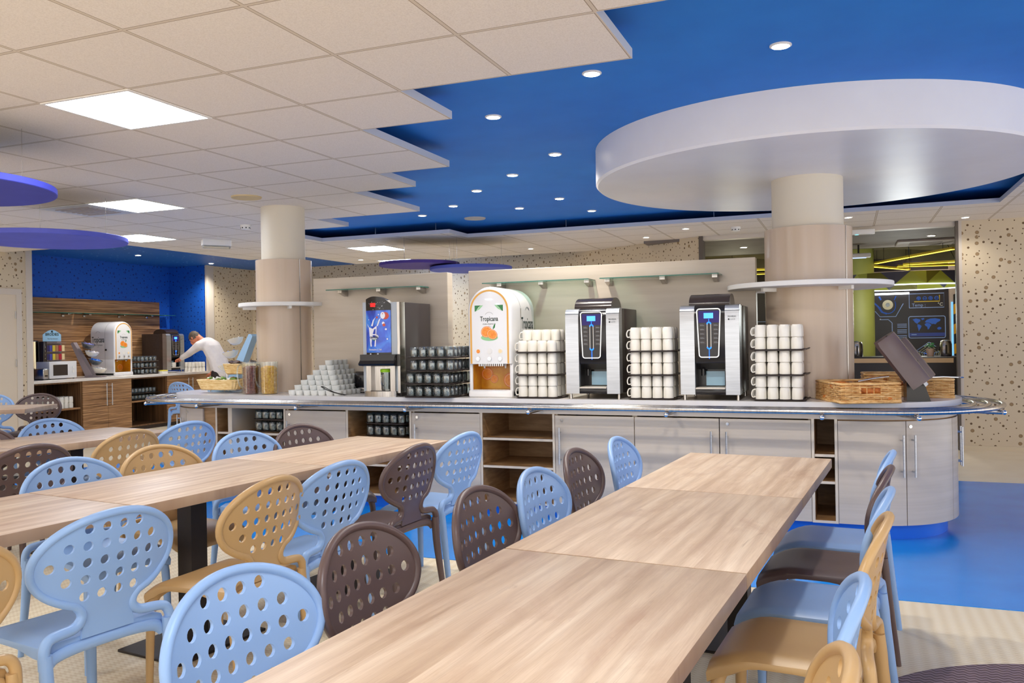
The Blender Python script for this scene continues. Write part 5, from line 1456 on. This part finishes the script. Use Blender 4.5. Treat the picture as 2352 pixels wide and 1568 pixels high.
# yellow light bars
M_yel = emit('yellow light bar', (255, 222, 70), 3.2); M_yelf = mat('yellow lamp profile', (200, 170, 30), .4)
def bar(p, q, label):
    t = thing('light_bar', label, 'light bar', ((p[0] + q[0]) / 2, (p[1] + q[1]) / 2, p[2]), 0, 'yellow light bars'); o = Vector(t.location)
    a, c = Vector(p) - o, Vector(q) - o; d = (c - a).normalized(); s = Vector((-d.y, d.x, 0)) * .03
    u = Vector((0, 0, .03))
    b = B(); b.add([a - s, a + s, c + s, c - s, a - s + u, a + s + u, c + s + u, c - s + u], [(0, 1, 2, 3), (4, 5, 6, 7), (0, 1, 5, 4), (2, 3, 7, 6), (1, 2, 6, 5), (0, 3, 7, 4)]); b.build('profile', M_yelf, t)
    l = B(); s2 = s * .9; w = Vector((0, 0, -.004)); l.add([a - s2 + w, a + s2 + w, c + s2 + w, c - s2 + w, a - s2, a + s2, c + s2, c - s2], [(0, 1, 2, 3), (4, 5, 6, 7), (0, 1, 5, 4), (2, 3, 7, 6), (1, 2, 6, 5), (0, 3, 7, 4)]); l.build('light_strip', M_yel, t)
    for e in (a.lerp(c, .12), a.lerp(c, .88)): B().cyl(e + u, e + Vector((0, 0, .57)), .003, seg=5).build('hanger', M_blk, t)
bar((.43, 14.44, 2.45), (1.33, 12.6, 2.46), 'long yellow light bar rising to the right beyond the opening')
bar((.856, 15.01, 2.45), (1.75, 14.74, 2.45), 'upper of two level yellow light bars beyond the opening')
bar((.783, 15.35, 2.45), (1.9, 15.6, 2.45), 'lower of two level yellow light bars beyond the opening')
bar((.394, 14.95, 2.44), (.98, 15.75, 2.42), 'yellow light bar sloping down to the right beyond the opening')
bar((-1.9, 14.62, 2.45), (-1.0, 14.8, 2.45), 'upper yellow light bar seen in the slit left of the column')
bar((-2.0, 15.75, 2.45), (-1.0, 15.72, 2.45), 'lower yellow light bar seen in the slit left of the column')
# ring pendant with coloured facets
rp = thing('ring_pendant', 'big ring lamp with olive and navy facets beyond the opening', 'pendant lamp', (.85, 14.2, 2.04))
b = B(); n = 14; cols = (0, 1, 0, 2); vs = []
for k in range(n):
    a, c = 2 * pi * k / n, 2 * pi * (k + 1) / n
    A, C_ = (.93 * cos(a), .93 * sin(a)), (.93 * cos(c), .93 * sin(c)); m_ = ((A[0] + C_[0]) / 2, (A[1] + C_[1]) / 2)
    b.add([(A[0], A[1], .02), (C_[0], C_[1], .02), (m_[0], m_[1], .2)], [(0, 1, 2)], 0 if k % 3 else 2); b.add([(C_[0], C_[1], .02), (C_[0] * .98, C_[1] * .98, .2), (m_[0], m_[1], .2)], [(0, 1, 2)], 1 if k % 2 else 0); b.add([(A[0], A[1], .02), (m_[0], m_[1], .2), (A[0] * .98, A[1] * .98, .2)], [(0, 1, 2)], 1 if k % 2 == 0 else 2)
b.build('faceted_shade', [mat('lime facet', (176, 182, 70), .5), mat('slate facet', (84, 84, 104), .5), mat('olive facet', (120, 116, 40), .5)], rp, 1)
B().tube([(.93 * cos(2 * pi * k / 64), .93 * sin(2 * pi * k / 64), .01) for k in range(64)], .009, 8, True).build('light_ring', emit('white light ring', (236, 244, 255), 2.2), rp)
for a in (.5, 2.6, 4.7): B().cyl((.93 * cos(a), .93 * sin(a), .2), (.5 * cos(a), .5 * sin(a), 1.0), .004, seg=5).build('hanger', M_blk, rp)
# mural
mu = thing('mural', 'dark mural of blue instrument drawings on the far wall', 'mural', (.0, 16.015, 0))
B().box(-1.9, 1.595, -.02, 0, .05, 2.13).build('board', mottled('mural ground', (34, 24, 34), (42, 30, 36), sc=2, rough=.5), mu)
M_ml = mat('mural light line', (150, 176, 236), .5); M_mb = mat('mural blue', (48, 104, 220), .5); M_my = mat('mural yellow', (206, 176, 60), .5); M_mg = mat('mural gold line', (190, 190, 150), .5)
def lines(segs, m, name, w=.006, par=mu):
    b = B()
    for p in segs:
        b.tube([(x, -.021, z) for x, z in p], w, 4, flat=.3)
    return b.build(name, m, par)
def bx(x0, x1, z0, z1, y=-.0215, m=M_mb, name='mural_block'):
    return B().box(x0, x1, y, -.02, z0, z1).build(name, m, mu)
lines([[(.993, 1.781), (1.529, 1.781), (1.529, 2.02), (.993, 2.02), (.993, 1.781)]], M_ml, 'panel_outline')
lines([[(1.07, 1.885), (1.46, 1.885), (1.46, 1.99)]], M_my, 'gauge_line', .008)
text('Temp :', .075, M_ml, mu, front(1.14, -.021, 1.825), align='CENTER'); text('°C', .075, M_txtw, mu, front(1.47, -.021, 1.83))
for k, x in enumerate((1.14, 1.235, 1.325, 1.415)):
    b = B(); b.tube([(x + .028 * cos(2 * pi * q / 14), -.021, 1.94 + .028 * sin(2 * pi * q / 14)) for q in range(14)], .006, 4, True); b.tube([(x - .02, -.021, 1.94), (x + .02, -.021, 1.94)], .005, 4)
    if k % 2 == 0: b.tube([(x, -.021, 1.91), (x, -.021, 1.97)], .006, 4)
    b.build('round_icon', M_mb, mu)
# world map panel
fr2 = B(); rr = rrect(.981, 1.543, 1.264, 1.632, .03, 4); fr2.tube([(x, -.021, z) for x, z in rr], .006, 4, True, flat=.3); fr2.build('map_frame', M_ml, mu)
bx(.99, 1.535, 1.29, 1.35, m=mat('mural band', (54, 72, 160), .5), name='map_caption_band'); lines([[(1.02, 1.322), (1.10, 1.322)]], M_ml, 'caption_mark', .008)
def land(P, nm):
    b = B(); b.prism([(1.04 + x * .44, 1.37 + z * .235) for x, z in P], -.0222, -.0205, 'y'); b.build(nm, M_mb, mu)
land([(.0, .9), (.12, .97), (.26, .9), (.28, .78), (.2, .66), (.17, .58), (.13, .62), (.08, .7), (.04, .82)], 'map_land'); land([(.17, .55), (.25, .52), (.32, .42), (.29, .28), (.24, .14), (.22, .02), (.2, .2), (.17, .4)], 'map_land')
land([(.42, .55), (.50, .64), (.60, .6), (.66, .48), (.61, .34), (.57, .18), (.53, .16), (.51, .36), (.45, .42)], 'map_land'); land([(.43, .7), (.5, .86), (.62, .94), (.8, .96), (.98, .88), (.96, .76), (.86, .66), (.8, .52), (.74, .56), (.68, .54), (.62, .62), (.54, .66), (.47, .66)], 'map_land')
land([(.86, .26), (.93, .34), (1.0, .28), (1.0, .18), (.92, .12), (.86, .18)], 'map_land'); land([(.3, .96), (.4, 1.0), (.42, .9), (.34, .84)], 'map_land')
# eye-like dial with robot arm, pentagon web, circuit lines
d = B(); d.prism([(.655 + .085 * cos(2 * pi * k / 28), 1.844 + .085 * sin(2 * pi * k / 28)) for k in range(28)], -.022, -.0205, 'y'); do = d.build('dial', mat('dial cream', (232, 220, 190), .5), mu)
B().prism([(.655 + .035 * cos(2 * pi * k / 20), 1.844 + .035 * sin(2 * pi * k / 20)) for k in range(20)], -.0232, -.022, 'y').build('dial_hub', M_blk, do)
lines([[(.655 + .125 * cos(a), 1.835 + .14 * sin(a)) for a in [pi * 1.05 + pi * 1.1 * k / 12 for k in range(13)]], [(.42, 1.9), (.5, 1.82), (.56, 1.72), (.64, 1.69)], [(.52, 1.99), (.55, 1.93)], [(.79, 1.99), (.76, 1.92)]], M_mb, 'dial_arm', .014)
lines([[(.45, 1.74), (.53, 1.64), (.78, 1.64), (.9, 1.86)], [(.53, 1.59), (.66, 1.59), (.72, 1.53), (.72, 1.2)]], M_ml, 'circuit_line')
bx(.525, .545, 1.585, 1.605, m=M_txtw, name='circuit_node')
for k in range(9): bx(.80, .95, 1.50 - k * .026 - (k // 3) * .02, 1.51 - k * .026 - (k // 3) * .02, m=M_ml, name='text_row')
pent = lambda r: [(1.29 + r * sin(2 * pi * k / 5), .98 + r * cos(2 * pi * k / 5)) for k in range(6)]
lines([pent(.21)], M_ml, 'pentagon_line', .005); lines([pent(.165), pent(.125)], M_mg, 'pentagon_line', .004); lines([pent(.09)] + [[(1.29, .98), p] for p in pent(.21)[:5]], M_ml, 'pentagon_line', .004)
st_ = B(); st_.prism([(1.29 + (.07 if k % 2 == 0 else .025) * sin(pi * k / 5), .98 + (.07 if k % 2 == 0 else .025) * cos(pi * k / 5)) for k in range(10)], -.023, -.0205, 'y'); st_.build('blue_star', emit('bright blue star', (40, 110, 255), 1.0), mu)
lines([[(1.49, 1.17), (1.6, 1.08)]], M_ml, 'circuit_line'); lines([[(-1.8, 1.28), (-1.0, 1.28)], [(-1.8, 1.6), (-1.0, 1.6)]], M_ml, 'circuit_line')
stl = B(); stl.prism([(-1.44 + (.07 if k % 2 == 0 else .03) * sin(pi * k / 6), 1.25 + (.07 if k % 2 == 0 else .03) * cos(pi * k / 6)) for k in range(12)], -.023, -.0205, 'y'); stl.build('blue_burst', M_mb, mu)
tl = thing('wall_lamp', 'white tube lamp above the mural beyond the opening', 'wall lamp', (.72, 15.9, 2.03)); B().cyl((-.27, 0, 0), (.27, 0, 0), .018, seg=12).build('tube', emit('white tube lamp', (244, 250, 255), 4), tl); B().box(-.2, .2, .0, .1, .01, .03).build('arm', M_blk, tl)
# striped post and blue lit strip by the right jamb
sp = thing('striped_post', 'black and yellow striped post beyond the opening, at its right side', 'post', (1.745, 15.75, 0))
for k in range(12): B().prism([(-.1, k * .165), (.1, k * .165 + .09), (.1, k * .165 + .255), (-.1, k * .165 + .165)], -.03, .03, 'y').build('stripe', mat('stripe black', (32, 26, 24), .5) if k % 2 else mat('stripe yellow', (246, 176, 8), .5), sp)
tag(link(B().box(1.62, 1.645, 15.82, 15.85, .85, 1.86).mesh('lit_strip', emit('pale blue lit strip', (120, 190, 240), 1.2)), 'lit_strip'), 'narrow pale blue lit strip beside the striped post', 'lamp')
# second buffet with steel urns, tables and green chairs
sbf = thing('buffet_table', 'low dark buffet table with pale front beyond the opening', 'table', (.55, 9.55, 0))
t2 = thing('dark_sideboard', 'dark sideboard with beige top panel beyond the opening', 'sideboard', (.62, 12.6, 0))
COL.objects.unlink(sbf); bpy.data.objects.remove(sbf)
B().rbox(-.72, .72, -.25, .25, 0, 1.04, .01, 1).build('body', mat('navy black laminate', (30, 26, 34), .35), t2); B().box(-.66, .66, -.256, -.25, .96, 1.02).build('beige_strip', mat('beige strip', (206, 176, 140), .4), t2)
for x, nm in ((.12, 'left'), (1.21, 'right')):
    u = thing('hot_water_urn', 'steel push pot standing on the %s of the dark sideboard beyond the opening' % nm, 'urn', (x, 12.55, 1.041))
    B().lathe([(.07, 0), (.075, .01), (.075, .16), (.06, .20), (.03, .215), (0, .218)], 20).build('body', M_steel, u); B().box(-.012, .012, -.078, -.07, .03, .15).build('gauge', M_blk, u); B().rbox(-.12, -.07, -.02, .02, .08, .13, .005, 1).build('handle', M_blk, u)
for x, y, lb in ((.16, 15.25, 'green armchair back left of the dark sideboard'), (1.62, 14.9, 'green armchair back at the right jamb beyond the opening')):
    g = thing('armchair', lb, 'armchair', (x, y, 0)); mg = mottled('moss green fabric ' + lb[:26][-4:], (96, 116, 64), (110, 130, 74), sc=8, rough=.8)
    B().rbox(-.26, .26, -.2, -.1, .35, .95, .05, 3).build('backrest', mg, g); B().rbox(-.26, .26, -.1, .3, .30, .45, .04, 3).build('seat', mg, g)
    for sx in (-.2, .2):
        for sy in (-.13, .24): B().cyl((sx, sy, 0), (sx, sy, .31), .016, seg=8).build('leg', M_blk, g)
for x, y, lb in ((-1.337, 12.21, 'warm downlight beyond the opening, left of the column'), (1.014, 12.0, 'warm downlight beyond the opening, right of the column')): downlight(x, y, 2.60, .045, lb, 40, 'downlights beyond the opening')
downlight(1.2, 15.6, 3.04, .05, 'small downlight deep in the room beyond the opening', 30, 'far room downlights')
light('POINT', 'far_room_fill', (.8, 13.6, 1.7), 40, .3, (.95, 1, .95)); light('POINT', 'far_room_fill', (-1.7, 14.2, 2.0), 18, .3, (1, .95, .7))  # added point lights without fixtures, brightening the far room
ac = thing('ceiling_vent', 'square air unit in the grey ceiling beyond the opening', 'ceiling vent', (1.0, 12.75, 2.6)); B().rbox(-.36, .36, -.36, .36, -.03, 0, .008, 1).build('grille_frame', mat('vent grey', (160, 150, 146), .5), ac); B().box(-.2, .2, -.2, .2, -.032, -.028).build('grille', M_grey, ac)
ex = thing('emergency_light', 'white emergency light hanging behind the right column', 'emergency light', (.16, 12.8, 2.42)); B().rbox(-.16, .16, -.06, .06, 0, .06, .015, 2).build('case', M_whitem, ex); B().box(-.1, .1, -.05, .05, -.006, .001).build('lamp_cover', emit('cool lamp cover', (200, 220, 255), 1.0), ex); B().cyl((0, 0, .06), (0, 0, .18), .012, seg=8).build('stem', M_blk, ex)
pt = thing('potted_plant', 'small plant in a pale pot seen behind the tilted dispenser', 'plant', (1.02, 12.5, 1.041)); B().lathe([(.04, 0), (.055, .1), (.05, .1), (.037, .01), (0, .01)], 16).build('pot', mat('pale pink pot', (220, 190, 170), .5), pt)
random.seed(4); lf = B()
for k in range(22):
    a = random.uniform(0, 6.28); e = random.uniform(.2, 1.2); L = random.uniform(.04, .08)
    lf.ball((L * cos(a) * cos(e) * .7, L * sin(a) * cos(e) * .7, .11 + L * sin(e)), .02, 1.2, .7, .35, 8)
lo = lf.build('foliage', M_green, pt, 60); lo['kind'] = 'stuff'

# ------------------------------------------------------------------ hanging discs and ceiling fittings
def disc(x, y, z, r, c1, c2, label, th=.04):
    t = thing('hanging_disc', label, 'hanging disc', (x, y, z), 0, 'hanging acoustic discs')
    b = B(); b.lathe([(0, 0), (r - .004, 0), (r, .004), (r, th - .004), (r - .004, th)], 80); b.m[-1] = 1; b.build('disc', [mottled('disc ' + label[:14], c1, c2, sc=3, rough=.7), mat('bounce cutting disc top ' + label[:6], (46, 40, 40), .9)], t)  # top face darkened so less light bounces onto the ceiling above
    for k in range(3):
        a = .5 + 2 * pi * k / 3; B().cyl((r * .75 * cos(a), r * .75 * sin(a), th), (r * .75 * cos(a), r * .75 * sin(a), 2.635 - z), .0015, seg=5).build('cable', M_steel, t)
disc(-6.323, 5.233, 2.26, .62, (84, 92, 196), (92, 100, 204), 'wide violet blue disc hanging at the left edge, over the alcove')
disc(-4.839, 3.294, 2.275, .6, (56, 62, 172), (64, 70, 180), 'deep blue disc tip hanging at the left edge, above the others')
disc(-4.46, 9.83, 2.25, .525, (86, 98, 184), (94, 106, 192), 'blue disc hanging above the gap between the upright panels')
disc(-5.05, 9.55, 2.31, .51, (70, 46, 130), (78, 54, 138), 'dark violet disc hanging left of the blue one')
sk1 = thing('ceiling_speaker', 'cream round speaker in the tile ceiling near the slim column', 'speaker', (-4.826, 5.953, TILE_Z)); B().lathe([(0, -.006), (.10, -.006), (.125, -.012), (.13, -.002), (.13, 0)], 32).build('grille', mat('cream grille', (206, 184, 140), .5), sk1)
sk2 = thing('ceiling_speaker', 'round speaker in the blue ceiling near the rear edge', 'speaker', (-4.0, 8.95, BLUE_Z)); B().lathe([(0, -.006), (.10, -.006), (.12, -.012), (.125, -.002), (.125, 0)], 32).build('grille', mat('pale grille', (196, 190, 180), .5), sk2)
for x, y, lb in ((-5.988, 7.364, 'white smoke detector in front of the slim column'), (-1.20, 10.187, 'white smoke detector on the rear tile strip by the right column')):
    d_ = thing('smoke_detector', lb, 'smoke detector', (x, y, TILE_Z)); B().lathe([(.055, 0), (.055, -.02), (.045, -.045), (.02, -.052), (0, -.052)], 24).build('housing', M_whitem, d_)
    b = B()
    for k in range(8): a = 2 * pi * k / 8; b.box(-.006, .006, -.002, .002, -.04, -.028, M=Matrix.Rotation(a, 4, 'Z') @ Matrix.Translation((0, .0505, 0)))
    b.build('slot', M_blk, d_)
em = thing('emergency_light', 'white emergency light box under the tiles left of the slim column', 'emergency light', (-7.15, 8.25, 2.56), .9); B().rbox(-.17, .17, -.06, .06, 0, .075, .006, 2).build('case', M_whitem, em); B().rbox(-.16, .16, -.055, .055, -.035, .002, .012, 2).build('cover', glass('frosted cover', (240, 240, 232), 1.3, .3), em)
av = thing('ceiling_vent', 'square air vent in the tiles beside the second light panel', 'ceiling vent', (*G(-6.5, 5.5), TILE_Z)); B().rbox(-.29, .29, -.29, .29, -.008, 0, .003, 1).build('frame', M_tile_edge, av)
b = B()
for k in range(7): b.box(-.2, .2, -.19 + k * .06, -.165 + k * .06, -.012, -.007)
b.build('slat', mat('vent slat grey', (168, 156, 150), .5), av)
hl = thing('emergency_light', 'small emergency light above the opening beside the right column', 'emergency light', (.17, 10.9, 2.54)); B().rbox(-.15, .15, -.03, .03, 0, .06, .008, 2).build('case', M_whitem, hl); B().cyl((-.05, -.005, -.004), (-.05, -.005, .004), .025, seg=12).build('lamp', emit('cool green lamp', (150, 230, 235), 1.0), hl)
